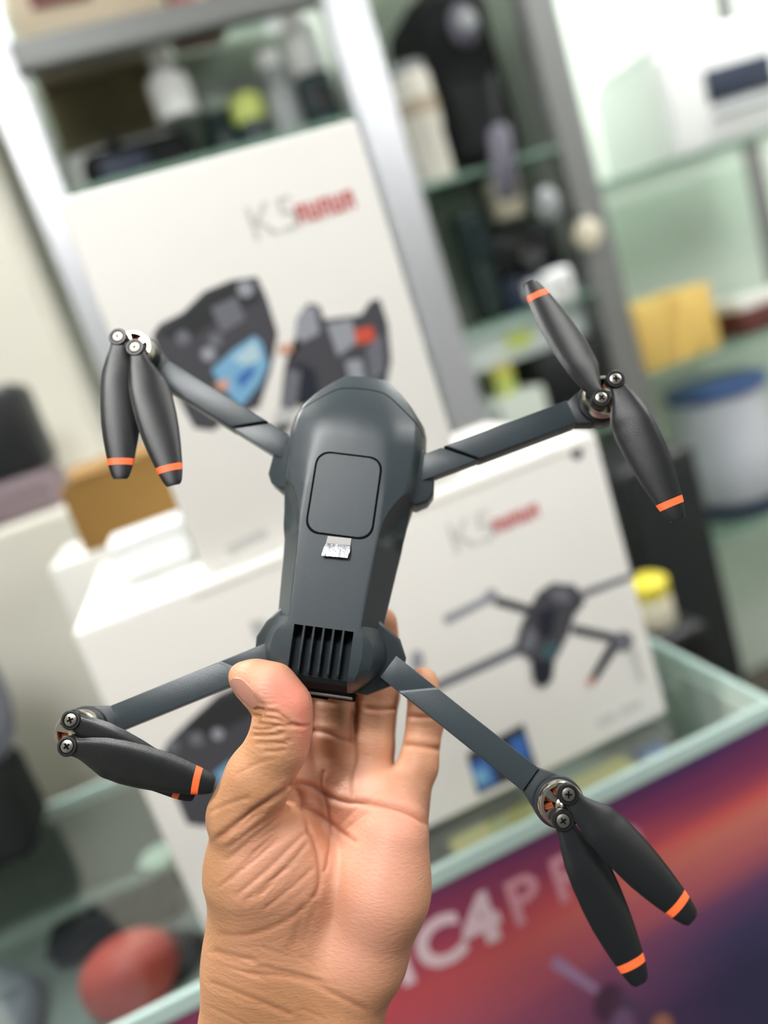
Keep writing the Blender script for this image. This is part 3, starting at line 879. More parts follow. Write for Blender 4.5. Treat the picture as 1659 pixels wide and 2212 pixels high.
ring = []
for y in ys:
    w = np.interp(y, W_Y, W_X)
    x = ss*w
    z = body_z(x, np.full_like(x, y), w)
    low = np.interp(y, [-34, 40, 60, 74], [-36, -36, -34, -27])
    ze = z[-1]
    pts = list(zip(x, np.full_like(x, y), z))
    zlo = min(ze-1.0, -17)
    side = [(w+.25, zlo), (w+.1, zlo-4), (w-1.2, zlo-9), (w*.82, low), (0, low-1)]
    pts += [(a, y, b) for a, b in side]
    pts += [(-a, y, b) for a, b in side[::-1][1:]]
    ring.append(pts)
nr = len(ring[0])
bv = [p for r in ring for p in r]
bf = []
for i in range(NY-1):
    for k in range(nr):
        q = (k+1) % nr
        bf.append((i*nr+k, (i+1)*nr+k, (i+1)*nr+q, i*nr+q)[::-1])
bf.append([k for k in range(nr)])
bf.append([(NY-1)*nr+k for k in range(nr)][::-1])
shell = dpart('body_shell', (bv, bf), PLASTIC, smooth=50)


def deck(x, y):
    return float(body_z(np.array([x]), np.array([y]), np.interp(y, W_Y, W_X))[0])


def ribbon(path, half, lift, material, name, parent):
    """Thin strip following the shell surface along a path of (x, y)."""
    P = np.array(path, float)
    T = np.gradient(P, axis=0)
    T /= np.linalg.norm(T, axis=1)[:, None]
    N = np.column_stack([-T[:, 1], T[:, 0]])
    v, f = [], []
    for p, n in zip(P, N):
        for sgn in (-1, 1):
            a = p+n*half*sgn
            v.append((a[0], a[1], deck(*a)+lift))
    for i in range(len(P)-1):
        f.append((2*i, 2*i+1, 2*i+3, 2*i+2)[::-1])
    return dpart(name, (v, f), material, parent, smooth=80)


def dense(path, n):
    P = np.array(path, float)
    d = np.r_[0, np.cumsum(np.linalg.norm(np.diff(P, axis=0), axis=1))]
    t = np.linspace(0, d[-1], n)
    return np.column_stack([np.interp(t, d, P[:, 0]), np.interp(t, d, P[:, 1])])


seam = [(-28.0, 50.5), (-24.5, 53.5), (-20, 57.5), (-12, 64.2), (-9, 65.8), (-5, 66.4), (0, 66.5), (5, 66.4), (9, 65.8), (12, 64.2), (20, 57.5), (24.5, 53.5), (28.0, 50.5)]
ribbon(dense(seam, 80), 0.22, 0.08, GROOVE, 'nose_seam', shell)


def rrect(x0, x1, y0, y1, r, n=8):
    out = []
    for cx, cy, a0 in ((x1-r, y1-r, 0), (x0+r, y1-r, 90), (x0+r, y0+r, 180), (x1-r, y0+r, 270)):
        for i in range(n+1):
            a = math.radians(a0+90*i/n)
            out.append((cx+r*math.cos(a), cy+r*math.sin(a)))
    return out


# hatch cover in its black gap
HX, HY0, HY1, HR = 13.5, 1.6, 35.6, 5.6
gap = dpart('hatch_gap', g_prism(rrect(-HX, HX, HY0, HY1, HR), -0.5, 0.06), GROOVE, shell)
hatch = dpart('hatch_cover', g_prism(rrect(-HX+.85, HX-.85, HY0+.85, HY1-.85, HR-.8), -0.4, 0.30, 0.22, 2), PLASTIC, shell, smooth=15)

# foil pull tab under the hatch
tabv = []
prof = [(0.9, .10, FOIL_WHITE), (-1.2, .40, None), (-3.0, .95, None), (-6.6, 1.75, None)]
up = [(-3.9, 1.4, .36), (5.4, 1.6, .36), (5.5, -1.1, .6), (-4.1, -1.5, .6)]
dpart('tab_top', ([*up, *[(x, y, z-.2) for x, y, z in up]], [(3, 2, 1, 0), (4, 5, 6, 7), (0, 1, 5, 4), (1, 2, 6, 5), (2, 3, 7, 6), (3, 0, 4, 7)]), FOIL_WHITE, shell)
lo = [(-4.1, -1.5, .6), (5.5, -1.1, .6), (5.7, -3.4, 1.5), (5.2, -6.4, 2.0), (-5.0, -6.8, 1.9), (-4.7, -3.8, 1.4)]
dpart('pull_tab', ([*lo, *[(x, y, z-.15) for x, y, z in lo]], [(5, 2, 1, 0), (4, 3, 2, 5), (6, 7, 8, 11), (11, 8, 9, 10), (0, 1, 7, 6), (1, 2, 8, 7), (2, 3, 9, 8), (3, 4, 10, 9), (4, 5, 11, 10), (5, 0, 6, 11)]), FOIL, shell)['label'] = 'bent silver foil pull tab'

# ---- tail block with cooling fins
def loft(secs, cap_ends=True):
    n = len(secs[0])
    v = [p for s in secs for p in s]
    f = []
    for i in range(len(secs)-1):
        for k in range(n):
            q = (k+1) % n
            f.append((i*n+k, i*n+q, (i+1)*n+q, (i+1)*n+k))
    f.append(list(range(n))[::-1])
    f.append([(len(secs)-1)*n+k for k in range(n)])
    return v, f


def rail(sgn):
    S = [(-31, [(11.5, -.1), (14.0, -.25), (14.6, -1.6), (21.3, -15.5), (21.3, -34), (11.5, -34)]),
         (-34.5, [(11.5, 0), (14.6, 0), (16.2, -1.2), (21.6, -12), (22, -34), (11.5, -34)]),
         (-38, [(11.5, -.1), (15.6, -.2), (19.2, -2.6), (23.6, -12), (23.6, -34), (11.5, -34)]),
         (-44, [(11.5, -.5), (15.8, -.6), (20.0, -3.4), (24.2, -12), (24.0, -34), (11.5, -34)]),
         (-49, [(11.5, -1.2), (15.2, -1.4), (19.0, -4.4), (22.6, -13), (22.5, -34), (11.5, -34)]),
         (-52.5, [(11.5, -2.2), (13.8, -2.6), (17.2, -6.0), (20.2, -14), (20.2, -34), (11.5, -34)]),
         (-55, [(11.5, -5.0), (12.6, -5.4), (15.4, -9.0), (17.8, -16), (18.0, -34), (11.5, -34)]),
         (-57, [(11.5, -10.0), (12.2, -10.4), (14.2, -13.0), (16.0, -19), (16.2, -34), (11.5, -34)])]
    # dense resample along y for a smooth but faceted rail
    Y = np.linspace(-31, -57, 60)
    arr = np.array([p for _, p in S])
    yk = np.array([a for a, _ in S])
    secs = []
    ker = np.ones(9)/9

    def ease(c):
        q = np.interp(-Y, -yk, c)
        return np.convolve(np.pad(q, 4, mode='reflect', reflect_type='odd'), ker, 'valid')
    ex = np.array([[ease(arr[:, k, 0]), ease(arr[:, k, 1])] for k in range(6)])
    for iy, y in enumerate(Y):
        sec = [(sgn*ex[k, 0, iy], y, ex[k, 1, iy]) for k in range(6)]
        secs.append(sec if sgn < 0 else sec[::-1])
    return loft(secs)


for sgn in (-1, 1):
    g = rail(sgn)
    dpart('tail_rail', (g[0], [list(f)[::-1] for f in g[1]]), PLASTIC, smooth=28)
fl = [(-33.2, -6.5), (-37.5, -6.0), (-39.2, -3.2), (-46, -3.6), (-52.6, -4.4), (-54.5, -6.2), (-57.6, -13), (-58.2, -21), (-58.2, -34), (-33.2, -34)]
dpart('tail_block', loft([[(x, a, b) for a, b in fl] for x in (-11.5, 11.5)]), mat('tail_plastic', srgb(34, 41, 45), .7, spec=.1), smooth=None)
tail = dpart('vent_grille', loft([[(x, a, b) for a, b in [(-32.9, -0.2), (-33.6, -0.2), (-33.6, -7), (-32.9, -7)]] for x in (-11.6, 11.6)]), PLASTIC_DARK, smooth=None)
for i in range(5):
    x = -7.6+3.8*i
    prof = [(-33.2, 0.0), (-44, -.6), (-50.6, -1.6), (-51.6, -2.2), (-51.8, -5.0), (-33.2, -7)]
    dpart('fin', loft([[(xx, a, b) for a, b in prof] for xx in (x-.42, x+.42)]), PLASTIC_DARK, tail, smooth=None)
rear = dpart('rear_panel', loft([[(x*s_, a, b) for a, b, s_ in [(-57.4, -12.0, 1), (-59.6, -15.5, .98), (-60.4, -21.0, .96), (-60.2, -34, .9), (-55, -34, .9), (-55, -12.0, 1)]] for x in (-15.0, 15.0)]), mat('rear_plastic', srgb(14, 16, 18), .8, spec=.06), smooth=None)
dpart('seam', loft([[(x, a, b) for a, b in [(-59.0, -13.7), (-59.5, -14.6), (-58.6, -14.9), (-58.4, -13.7)]] for x in (-13.5, 13.5)]), CLEAR_EDGE, rear, smooth=None)
dpart('charge_port', mm_ := g_box(-3.6, 3.6, -60.9, -60.2, -20.6, -18.6, .3), GROOVE, rear)

# hinge covers
for sgn in (-1, 1):
    pl = [(sgn*x, y) for x, y in [(27, 45), (31.5, 43.2), (34.0, 38.5), (35.0, 27), (33.0, 23.2), (28.5, 20.5), (24, 21), (24, 44)]]
    dpart('front_hinge_cover', g_prism(pl, -25, -12.0, 1.3, 3, ztop=lambda x, y: -11.0-(abs(x)-28)*0.45), PLASTIC, smooth=40)
    wd = 32.2 if sgn > 0 else 28.6
    pl = [(sgn*x, y) for x, y in [(20, -27.5), (wd-3.2, -33.6), (wd, -40.3), (wd-.6, -47.8), (wd-2, -50.8), (19, -57.0), (14, -57), (14, -27.5)]]
    dpart('rear_hinge_cover', g_prism(pl, -27, -15, 1.4, 3, ztop=lambda x, y: -12.5-(abs(x)-20)*0.30), PLASTIC_DARK, smooth=40)

# ---- arms and motors
ARMS = [((-33.0, 40.5), (-99.6, 71.4)), ((32.0, 38.5), (98.9, 74.6)), ((-25.5, -49.5), (-88.6, -85.4)), ((31.0, -47.8), (95.8, -85.4))]
for (ax, ay), (bx, by) in ARMS:
    A, B = np.array([ax, ay]), np.array([bx, by])
    L = np.linalg.norm(B-A)
    d = (B-A)/L
    front = ay > 0
    n = np.array([-d[1], d[0]])
    if (n[1] > 0) != front: n = -n                 # n points away from the body middle
    R2 = lambda a, b: tuple(A+d*a+n*b)
    w0, w1 = 5.2, 5.2
    # inner hinge segment, ends on a slanting joint
    if front:
        inner = [R2(-6, -w0), R2(-6, w0), R2(7, w0), R2(19, -w0)]
        outer = [R2(8.2, w1), R2(20.0, -w1), R2(L-13, -w1), R2(L-13, w1)]
    else:
        inner = [R2(-6, -w0), R2(-6, w0), R2(3.6, w0), R2(14, -w0)]
        outer = [R2(3.8, w1), R2(14.2, -w1), R2(L-13, -w1), R2(L-13, w1)]
    arm = dpart('arm', g_prism(outer, -21.5 if front else -19.5, -10.6, .7, 2), PLASTIC, smooth=40)
    dpart('hinge_segment', g_prism(inner, -19.5, -11.5 if front else -10.9, .4, 2), PLASTIC, arm, smooth=40)
    if not front:
        e0, e1 = np.array(R2(3.7, w1-.3)), np.array(R2(14.1, -w1+.3))
        dpart('joint_edge', g_prism([tuple(e0+d*.7), tuple(e1+d*.7), tuple(e1-d*.7), tuple(e0-d*.7)], -11, -10.45, .1, 1), CLEAR_EDGE, arm)
    neck = [R2(L-12.6, -w1+.2), R2(L-12.6, w1-.2), R2(L-6, 7.6), R2(L+1, 8.9), R2(L+1, -8.9), R2(L-6, -7.6)]
    dpart('motor_mount', join(g_prism(neck, -21, -12.6, .5, 2), g_lathe([(8.2, -22), (9.3, -20.5), (9.5, -12), (9.1, -11)], 40, (bx, by, 0))), PLASTIC_DARK, arm, smooth=40)
    # motor: steel bell with open top, copper coils inside
    mo = dpart('motor', g_lathe([(8.0, -11.0), (8.35, -10.6), (8.35, -4.6), (7.9, -4.0), (6.9, -3.9), (6.8, -10.8), (2.0, -10.8)], 48, (bx, by, 0)), STEEL, smooth=40)
    base_a = math.atan2(d[1], d[0])
    spk = []
    for k in range(5):
        a = base_a+math.pi+2*math.pi*k/5
        u_ = np.array([math.cos(a), math.sin(a)])
        v_ = np.array([-u_[1], u_[0]])
        c_ = np.array([bx, by])
        spk.append(g_prism([tuple(c_+u_*1.2+v_*1.0), tuple(c_+u_*1.2-v_*1.0), tuple(c_+u_*7.2-v_*1.35), tuple(c_+u_*7.2+v_*1.35)], -5.2, -3.9))
    spk.append(g_lathe([(2.6, -5.4), (2.6, -3.7), (2.2, -3.4)], 24, (bx, by, 0)))
    spk.append(g_lathe([(1.2, -3.4), (1.2, -2.2), (.9, -2.0)], 16, (bx, by, 0)))
    dpart('motor_hub', join(*spk), STEEL, mo, smooth=40)
    for k in range(9):
        a = 2*math.pi*k/9
        cx_, cy_ = bx+4.8*math.cos(a), by+4.8*math.sin(a)
        g = xf(g_lathe([(.7, -2.0), (1.35, -1.5), (1.45, 0), (1.35, 1.5), (.7, 2.0)], 12), Matrix.Translation((cx_, cy_, -7.4)) @ Matrix.Rotation(a, 4, 'Z') @ Matrix.Rotation(math.radians(90), 4, 'Y'))
        dpart('copper_coil', g, COPPER, mo)

# ---- propeller blades
BL_T = np.array([0.00, .04, .08, .14, .25, .37, .50, .62, .72, .80, .86, .905, .95, .985, 1.0])
BL_L = np.array([3.3, 3.4, 3.8, 5.4, 8.7, 9.6, 9.6, 9.2, 8.6, 7.9, 7.4, 6.9, 6.2, 5.5, 4.6])
BL_R = np.array([3.3, 3.4, 3.8, 4.8, 6.1, 6.5, 6.4, 5.9, 5.0, 4.1, 3.3, 2.7, 1.9, 1.1, .4])


def blade(px, py, tx, ty, chir, z0, droop, tilt=0):
    """Cambered, twisted blade from its pivot to the tip; stripe, collar and screw are its pieces."""
    Pv, Tp = np.array([px, py]), np.array([tx, ty])
    Ln = np.linalg.norm(Tp-Pv)
    d = (Tp-Pv)/Ln
    n = np.array([-d[1], d[0]])*chir
    ts = np.r_[np.linspace(0, .86, 40), np.linspace(.86, .905, 5)[1:], np.linspace(.905, 1.0, 9)[1:]]
    NC = 13
    up, lo = [], []
    for t_ in ts:
        l = np.interp(t_, BL_T, BL_L)
        r = np.interp(t_, BL_T, BL_R)
        tw = math.radians(np.interp(t_, [0, .1, .3, 1], [2, 10, 17, 7]))*-1
        thk = np.interp(t_, [0, .1, .3, 1], [2.4, 2.2, 1.5, .8])
        ru, rl = [], []
        for j in range(NC):
            q = j/(NC-1)
            cc = -r+(l+r)*q
            camb = .09*(l+r)*(1-(2*q-1)**2)
            edge = math.sqrt(max(0, 1-(2*q-1)**4))
            z = z0+droop*t_*t_*Ln*.1+camb*np.interp(t_, [0, .12, .3], [0, .5, 1])-cc*math.tan(tw)*-1*(1 if True else 0)
            p = Pv+d*t_*Ln+n*cc
            ru.append((p[0], p[1], z+thk/2*edge))
            rl.append((p[0], p[1], z-thk/2*edge))
        up.append(ru)
        lo.append(rl)
    def strip(i0, i1, grow=0):
        v, f = [], []
        m_ = i1-i0+1
        for i in range(i0, i1+1):
            v += [(x, y, z+grow) for x, y, z in up[i]]
        for i in range(i0, i1+1):
            v += [(x, y, z-grow) for x, y, z in lo[i]]
        o = m_*NC
        for i in range(m_-1):
            for j in range(NC-1):
                a = i*NC+j
                f.append((a, a+1, a+NC+1, a+NC))
                f.append((o+a, o+a+NC, o+a+NC+1, o+a+1))
            for j in (0, NC-1):
                a = i*NC+j
                q = (a, a+NC, o+a+NC, o+a)
                f.append(q if j == 0 else q[::-1])
        for i in (0, m_-1):
            q = [i*NC+j for j in range(NC)]+[o+i*NC+j for j in range(NC)][::-1]
            f.append(q if i == 0 else q[::-1])
        if chir > 0:
            f = [list(x)[::-1] for x in f]
        return v, f
    k0 = int(np.argmin(abs(ts-.86)))
    k1 = int(np.argmin(abs(ts-.905)))
    o = dpart('propeller_blade', strip(0, len(ts)-1), PROP, smooth=70)
    dpart('orange_stripe', strip(k0, k1, .06), PROP_ORANGE, o, smooth=70)
    dpart('pivot_collar', g_lathe([(3.3, z0-2.2), (3.75, z0-1.9), (3.8, z0+1.5), (3.5, z0+1.9), (2.75, z0+1.95), (2.6, z0+1.2), (.5, z0+1.2)], 36, (px, py, 0)), PROP, o, smooth=40)
    dpart('screw', g_lathe([(2.45, z0+.8), (2.5, z0+1.5), (2.3, z0+1.85), (1.6, z0+2.05), (.4, z0+2.1)], 28, (px, py, 0)), SCREW, o, smooth=40)
    rot = random.uniform(0, 1.5)
    cr = [xf(g_box(-1.25, 1.25, -.32, .32, -.15, .12), Matrix.Translation((px, py, z0+2.08)) @ Matrix.Rotation(rot+k*math.pi/2, 4, 'Z')) for k in (0, 1)]
    dpart('screw_slot', join(*cr), GROOVE, o, smooth=None)
    return o


BLADES = [(-103.8, 73.4, -92.6, 13.2, 1, .4, 0), (-95.4, 69.4, -70.2, 12.8, 1, .9, 0),
          (96.4, 70.6, 61.6, 117.3, -1, .4, 0), (101.3, 79.0, 131.6, 25.9, -1, .9, 0),
          (-87.7, -89.9, -30.9, -93.6, -1, 1.2, 0), (-89.0, -80.6, -38.0, -99.0, -1, .0, -.9),
          (96.2, -80.7, 140.9, -117.6, 1, .9, 0), (95.2, -89.9, 124.3, -139.7, 1, .4, 0)]
for b in BLADES:
    blade(*b)

# ------------------------------------------------------------------ the hand (camera-axes mm, then posed in the shop)
def build_hand():
    h = 1.0
    lo = np.array([-100.0, -290.0, -372.0])
    hi = np.array([38.0, -28.0, -252.0])
    dims = np.ceil((hi-lo)/h).astype(int)+1
    gx = (lo[0]+h*np.arange(dims[0])).astype(np.float32)
    gy = (lo[1]+h*np.arange(dims[1])).astype(np.float32)
    gz = (lo[2]+h*np.arange(dims[2])).astype(np.float32)
    BIG = np.float32(60.0)

    def field():
        return np.full(tuple(dims), BIG, np.float32)

    def smin(a, b, k):
        if k <= 0:
            return np.minimum(a, b)
        hh = np.clip(0.5+0.5*(b-a)/k, 0, 1)
        return b*(1-hh)+a*hh-k*hh*(1-hh)

    def cone(f, a, ra, b, rb, k):
        """Blend a tapered capsule into field f, only inside its own neighbourhood."""
        m = max(ra, rb)+14
        mn, mx = np.minimum(a, b)-m, np.maximum(a, b)+m
        i0 = np.clip(((mn-lo)/h).astype(int), 0, dims-1)
        i1 = np.clip(((mx-lo)/h).astype(int)+2, 1, dims)
        sl = tuple(slice(i0[q], i1[q]) for q in range(3))
        X = gx[sl[0]][:, None, None]
        Y = gy[sl[1]][None, :, None]
        Z = gz[sl[2]][None, None, :]
        ab = b-a
        L2 = float(ab@ab)+1e-9
        t = np.clip(((X-a[0])*ab[0]+(Y-a[1])*ab[1]+(Z-a[2])*ab[2])/L2, 0, 1)
        d = np.sqrt((X-a[0]-t*ab[0])**2+(Y-a[1]-t*ab[1])**2+(Z-a[2]-t*ab[2])**2)-(ra+(rb-ra)*t)
        f[sl] = smin(f[sl], d.astype(np.float32), k)

    def chain(f, pts, k):
        P = [(cam_pt(u, v, d), r) for u, v, d, r in pts]
        for (a, ra), (b, rb) in zip(P[:-1], P[1:]):
            cone(f, a, ra, b, rb, k)

    palm = field()
    chain(palm, [(556, 2085, 302, 17), (640, 1850, 316, 13), (645, 1690, 326, 11)], 7)       # index metacarpal
    chain(palm, [(630, 2085, 304, 17), (705, 1860, 320, 12.5), (728, 1685, 328, 10.5)], 7)
    chain(palm, [(700, 2080, 304, 17), (775, 1870, 316, 13.5), (802, 1690, 326, 10.5)], 7)
    chain(palm, [(765, 2070, 303, 16), (822, 1890, 305, 16), (860, 1740, 313, 12)], 7)          # little-finger side
    chain(palm, [(800, 2060, 300, 14), (830, 1930, 298, 15.5), (850, 1810, 301, 13)], 8)        # heel of the hand
    chain(palm, [(770, 1735, 317, 9), (850, 1735, 311, 9.5)], 7)                                # pad below the fingers
    chain(palm, [(538, 1770, 293, 14), (553, 1880, 296, 18.5), (590, 1985, 301, 18)], 8)        # ball of the thumb
    chain(palm, [(610, 1830, 299, 14), (630, 1900, 300, 15), (630, 1970, 302, 16)], 8)
    chain(palm, [(553, 1990, 300, 18), (560, 2060, 302, 19.5), (470, 2760, 300, 23)], 9)                              # wrist
    chain(palm, [(650, 2080, 304, 19), (575, 2760, 300, 25)], 9)
    chain(palm, [(765, 2070, 303, 16.5), (722, 2215, 302, 17.0), (665, 2760, 300, 22)], 9)

    def finger(pts, k=2.5):
        f = field()
        chain(f, pts, k)
        return f
    fing = finger([(640, 1690, 326, 10.5), (640, 1600, 335, 9.8), (655, 1490, 347, 9.6), (690, 1400, 350, 8.8), (715, 1310, 349, 7.8)])
    for pts in ([(727, 1680, 328, 10), (722, 1600, 333, 10.1), (722, 1500, 343, 10), (740, 1400, 350, 9), (765, 1320, 350, 7.8)],
                [(802, 1690, 326, 9.6), (808, 1615, 330, 8.6), (819, 1500, 341, 8.9), (828, 1420, 345, 8), (823, 1346, 340, 7.3)],
                [(868, 1738, 314, 10.0), (903, 1655, 320, 8.2), (919, 1555, 327, 7.7), (913, 1476, 333, 7.0)]):
        fing = smin(fing, finger(pts), 0.9)
    thumb = finger([(522, 1762, 290, 13.4), (560, 1680, 287, 12.4), (600, 1610, 286, 11.0), (610, 1568, 286, 10.6), (612, 1528, 286, 10.3), (582, 1492, 287, 10.4), (545, 1470, 289, 7.8), (520, 1459, 291, 4.6)], 3.0)
    # flat side of the thumb tip that carries the nail
    nl = np.array([-.741, -.671, 0.0])*math.cos(math.radians(42))+np.array([0, 0, math.sin(math.radians(42))])
    nc = cam_pt(527, 1499, 281.5)
    pl = (gx[:, None, None]-nc[0])*nl[0]+(gy[None, :, None]-nc[1])*nl[1]+(gz[None, None, :]-nc[2])*nl[2]
    near = np.sqrt((gx[:, None, None]-nc[0])**2+(gy[None, :, None]-nc[1])**2+(gz[None, None, :]-nc[2])**2)
    cut = np.where(near < 11, pl, -BIG).astype(np.float32)
    kk = 1.2
    hh = np.clip(0.5-0.5*(thumb-cut)/-kk, 0, 1)*0
    thumb = np.maximum(thumb, cut)
    f = smin(palm, fing, 4.0)
    f = smin(f, thumb, 3.0)

    for a in range(3):                               # close the surface at the grid border
        w = [slice(None)]*3
        for e in (0, -1):
            w[a] = e
            f[tuple(w)] = 1.0
    # ---- surface nets
    S = f < 0
    nx, ny, nz = dims
    c = np.stack([S[i:nx-1+i, j:ny-1+j, k:nz-1+k] for i in (0, 1) for j in (0, 1) for k in (0, 1)])
    n_in = c.sum(0)
    cells = np.argwhere((n_in > 0) & (n_in < 8))
    idx = np.full((nx-1, ny-1, nz-1), -1, np.int32)
    idx[tuple(cells.T)] = np.arange(len(cells))
    corner = np.array([(i, j, k) for i in (0, 1) for j in (0, 1) for k in (0, 1)])
    acc = np.zeros((len(cells), 3))
    cnt = np.zeros(len(cells))
    for a in range(8):
        for b in range(a+1, 8):
            if abs(corner[a]-corner[b]).sum() != 1:
                continue
            pa, pb = cells+corner[a], cells+corner[b]
            va, vb = f[tuple(pa.T)], f[tuple(pb.T)]
            m = (va < 0) != (vb < 0)
            t = np.where(m, va/np.where(m, va-vb, 1), 0)
            acc += np.where(m[:, None], pa+(pb-pa)*t[:, None], 0)
            cnt += m
    V = lo+h*acc/cnt[:, None]
    quads = []
    for ax in range(3):
        o1, o2 = [(1, 2), (2, 0), (0, 1)][ax]
        sl0 = [slice(1, -1)]*3
        sl1 = [slice(1, -1)]*3
        sl0[ax] = slice(0, -1)
        sl1[ax] = slice(1, None)
        s0, s1 = S[tuple(sl0)], S[tuple(sl1)]
        e = np.argwhere(s0 != s1)
        off = np.ones(3, int)
        off[ax] = 0
        e2 = e+off
        d1, d2 = np.zeros(3, int), np.zeros(3, int)
        d1[o1] = 1
        d2[o2] = 1
        q = np.stack([idx[tuple((e2-d1-d2).T)], idx[tuple((e2-d2).T)], idx[tuple(e2.T)], idx[tuple((e2-d1).T)]], 1)
        flip = ~s0[tuple(e.T)]
        q[flip] = q[flip][:, ::-1]
        quads.append(q)
    Q = np.concatenate(quads)
    Q = Q[(Q >= 0).all(1)]
    return V, Q, nc, nl


HV, HQ, NAIL_C, NAIL_N = build_hand()
me = bpy.data.meshes.new('hand')
me.from_pydata(HV.tolist(), [], HQ.tolist())
me.update()
tmp = bpy.data.objects.new('hand_base', me)
COL.objects.link(tmp)
sm = tmp.modifiers.new('smooth', 'SMOOTH')
sm.factor = 0.5
sm.iterations = 4
sb = tmp.modifiers.new('subdivide', 'SUBSURF')
sb.levels = 1
sb.render_levels = 1
dg = bpy.context.evaluated_depsgraph_get()
hm = bpy.data.meshes.new_from_object(tmp.evaluated_get(dg))
bpy.data.objects.remove(tmp)
hm.name = 'hand'
nv = len(hm.vertices)
P = np.empty(nv*3)
hm.vertices.foreach_get('co', P)
P = P.reshape(-1, 3)
N = np.empty(nv*3)
hm.vertex_normals.foreach_get('vector', N)
N = N.reshape(-1, 3)
if (N[np.argmax(P[:, 2])][2]) < 0:                 # outward normals towards the viewer
    hm.flip_normals()
    N = -N
U_ = CX+F_PX*P[:, 0]/-P[:, 2]
V_ = CY-F_PX*P[:, 1]/-P[:, 2]
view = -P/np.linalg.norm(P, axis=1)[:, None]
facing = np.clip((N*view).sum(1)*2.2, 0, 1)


def zc(pts):      # crease points read on an enlarged view of the palm
    return [(400+x*.3617, 1600+y*.3617) for x, y in pts]


def zt(pts):      # the same for the thumb and the fingers
    return [(400+x*.3617, 1280+y*.3617) for x, y in pts]


# (points, depth mm, half width px, darkening)
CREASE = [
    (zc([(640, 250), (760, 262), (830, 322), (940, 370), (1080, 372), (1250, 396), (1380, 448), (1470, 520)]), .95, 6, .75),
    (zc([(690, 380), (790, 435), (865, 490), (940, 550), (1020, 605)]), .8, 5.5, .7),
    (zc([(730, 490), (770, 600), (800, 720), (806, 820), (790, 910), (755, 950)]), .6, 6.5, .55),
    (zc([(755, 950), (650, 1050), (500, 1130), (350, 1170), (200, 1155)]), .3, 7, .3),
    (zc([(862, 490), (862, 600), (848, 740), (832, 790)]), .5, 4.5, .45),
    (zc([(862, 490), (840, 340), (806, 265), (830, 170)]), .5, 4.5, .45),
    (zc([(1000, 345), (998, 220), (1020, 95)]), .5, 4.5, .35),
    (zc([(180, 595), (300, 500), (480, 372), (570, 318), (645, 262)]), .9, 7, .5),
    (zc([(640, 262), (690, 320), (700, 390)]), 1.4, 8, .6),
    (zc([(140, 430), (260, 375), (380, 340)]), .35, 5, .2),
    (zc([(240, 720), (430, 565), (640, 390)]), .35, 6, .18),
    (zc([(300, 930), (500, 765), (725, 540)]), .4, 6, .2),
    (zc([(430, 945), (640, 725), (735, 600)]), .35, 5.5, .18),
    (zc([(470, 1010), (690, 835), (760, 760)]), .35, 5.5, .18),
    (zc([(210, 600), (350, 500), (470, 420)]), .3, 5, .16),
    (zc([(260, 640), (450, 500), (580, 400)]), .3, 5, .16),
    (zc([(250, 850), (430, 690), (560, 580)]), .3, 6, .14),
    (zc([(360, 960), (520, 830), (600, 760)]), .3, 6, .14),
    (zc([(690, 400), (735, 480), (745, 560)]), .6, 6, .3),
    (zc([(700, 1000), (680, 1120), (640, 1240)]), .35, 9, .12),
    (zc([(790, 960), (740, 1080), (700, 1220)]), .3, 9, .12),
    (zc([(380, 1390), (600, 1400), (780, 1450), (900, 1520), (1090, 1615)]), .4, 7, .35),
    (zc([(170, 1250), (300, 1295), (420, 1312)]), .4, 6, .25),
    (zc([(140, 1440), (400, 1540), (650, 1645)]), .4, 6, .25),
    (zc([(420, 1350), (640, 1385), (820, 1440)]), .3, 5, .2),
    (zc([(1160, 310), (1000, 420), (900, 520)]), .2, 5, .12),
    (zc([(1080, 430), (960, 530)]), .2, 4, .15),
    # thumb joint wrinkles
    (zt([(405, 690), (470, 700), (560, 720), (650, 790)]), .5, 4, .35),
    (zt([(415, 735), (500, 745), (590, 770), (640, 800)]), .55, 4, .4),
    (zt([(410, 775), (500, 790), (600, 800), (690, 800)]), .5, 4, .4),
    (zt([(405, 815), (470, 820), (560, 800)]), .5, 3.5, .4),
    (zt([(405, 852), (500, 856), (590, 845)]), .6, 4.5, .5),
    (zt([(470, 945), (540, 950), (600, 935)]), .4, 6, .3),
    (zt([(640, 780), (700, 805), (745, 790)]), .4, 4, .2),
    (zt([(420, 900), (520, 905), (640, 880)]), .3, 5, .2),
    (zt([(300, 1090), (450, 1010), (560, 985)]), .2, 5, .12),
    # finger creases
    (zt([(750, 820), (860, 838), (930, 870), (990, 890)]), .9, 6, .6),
    (zt([(1020, 640), (1008, 740), (1005, 830), (1000, 905)]), 1.7, 6, .9),  # groove between middle and ring finger, its shade also painted dark
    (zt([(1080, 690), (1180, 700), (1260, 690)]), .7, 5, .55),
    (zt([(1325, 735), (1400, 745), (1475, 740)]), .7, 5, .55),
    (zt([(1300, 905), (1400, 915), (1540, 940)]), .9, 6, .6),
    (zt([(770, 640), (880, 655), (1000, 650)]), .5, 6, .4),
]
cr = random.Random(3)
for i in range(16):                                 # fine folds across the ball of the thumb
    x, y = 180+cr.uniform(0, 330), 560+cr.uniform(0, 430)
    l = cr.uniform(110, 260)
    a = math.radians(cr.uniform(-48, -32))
    CREASE.append((zc([(x, y), (x+l*.5*math.cos(a), y+l*.5*math.sin(a)+cr.uniform(-12, 12)), (x+l*math.cos(a), y+l*math.sin(a))]), cr.uniform(.08, .18), cr.uniform(3, 4.5), .08))
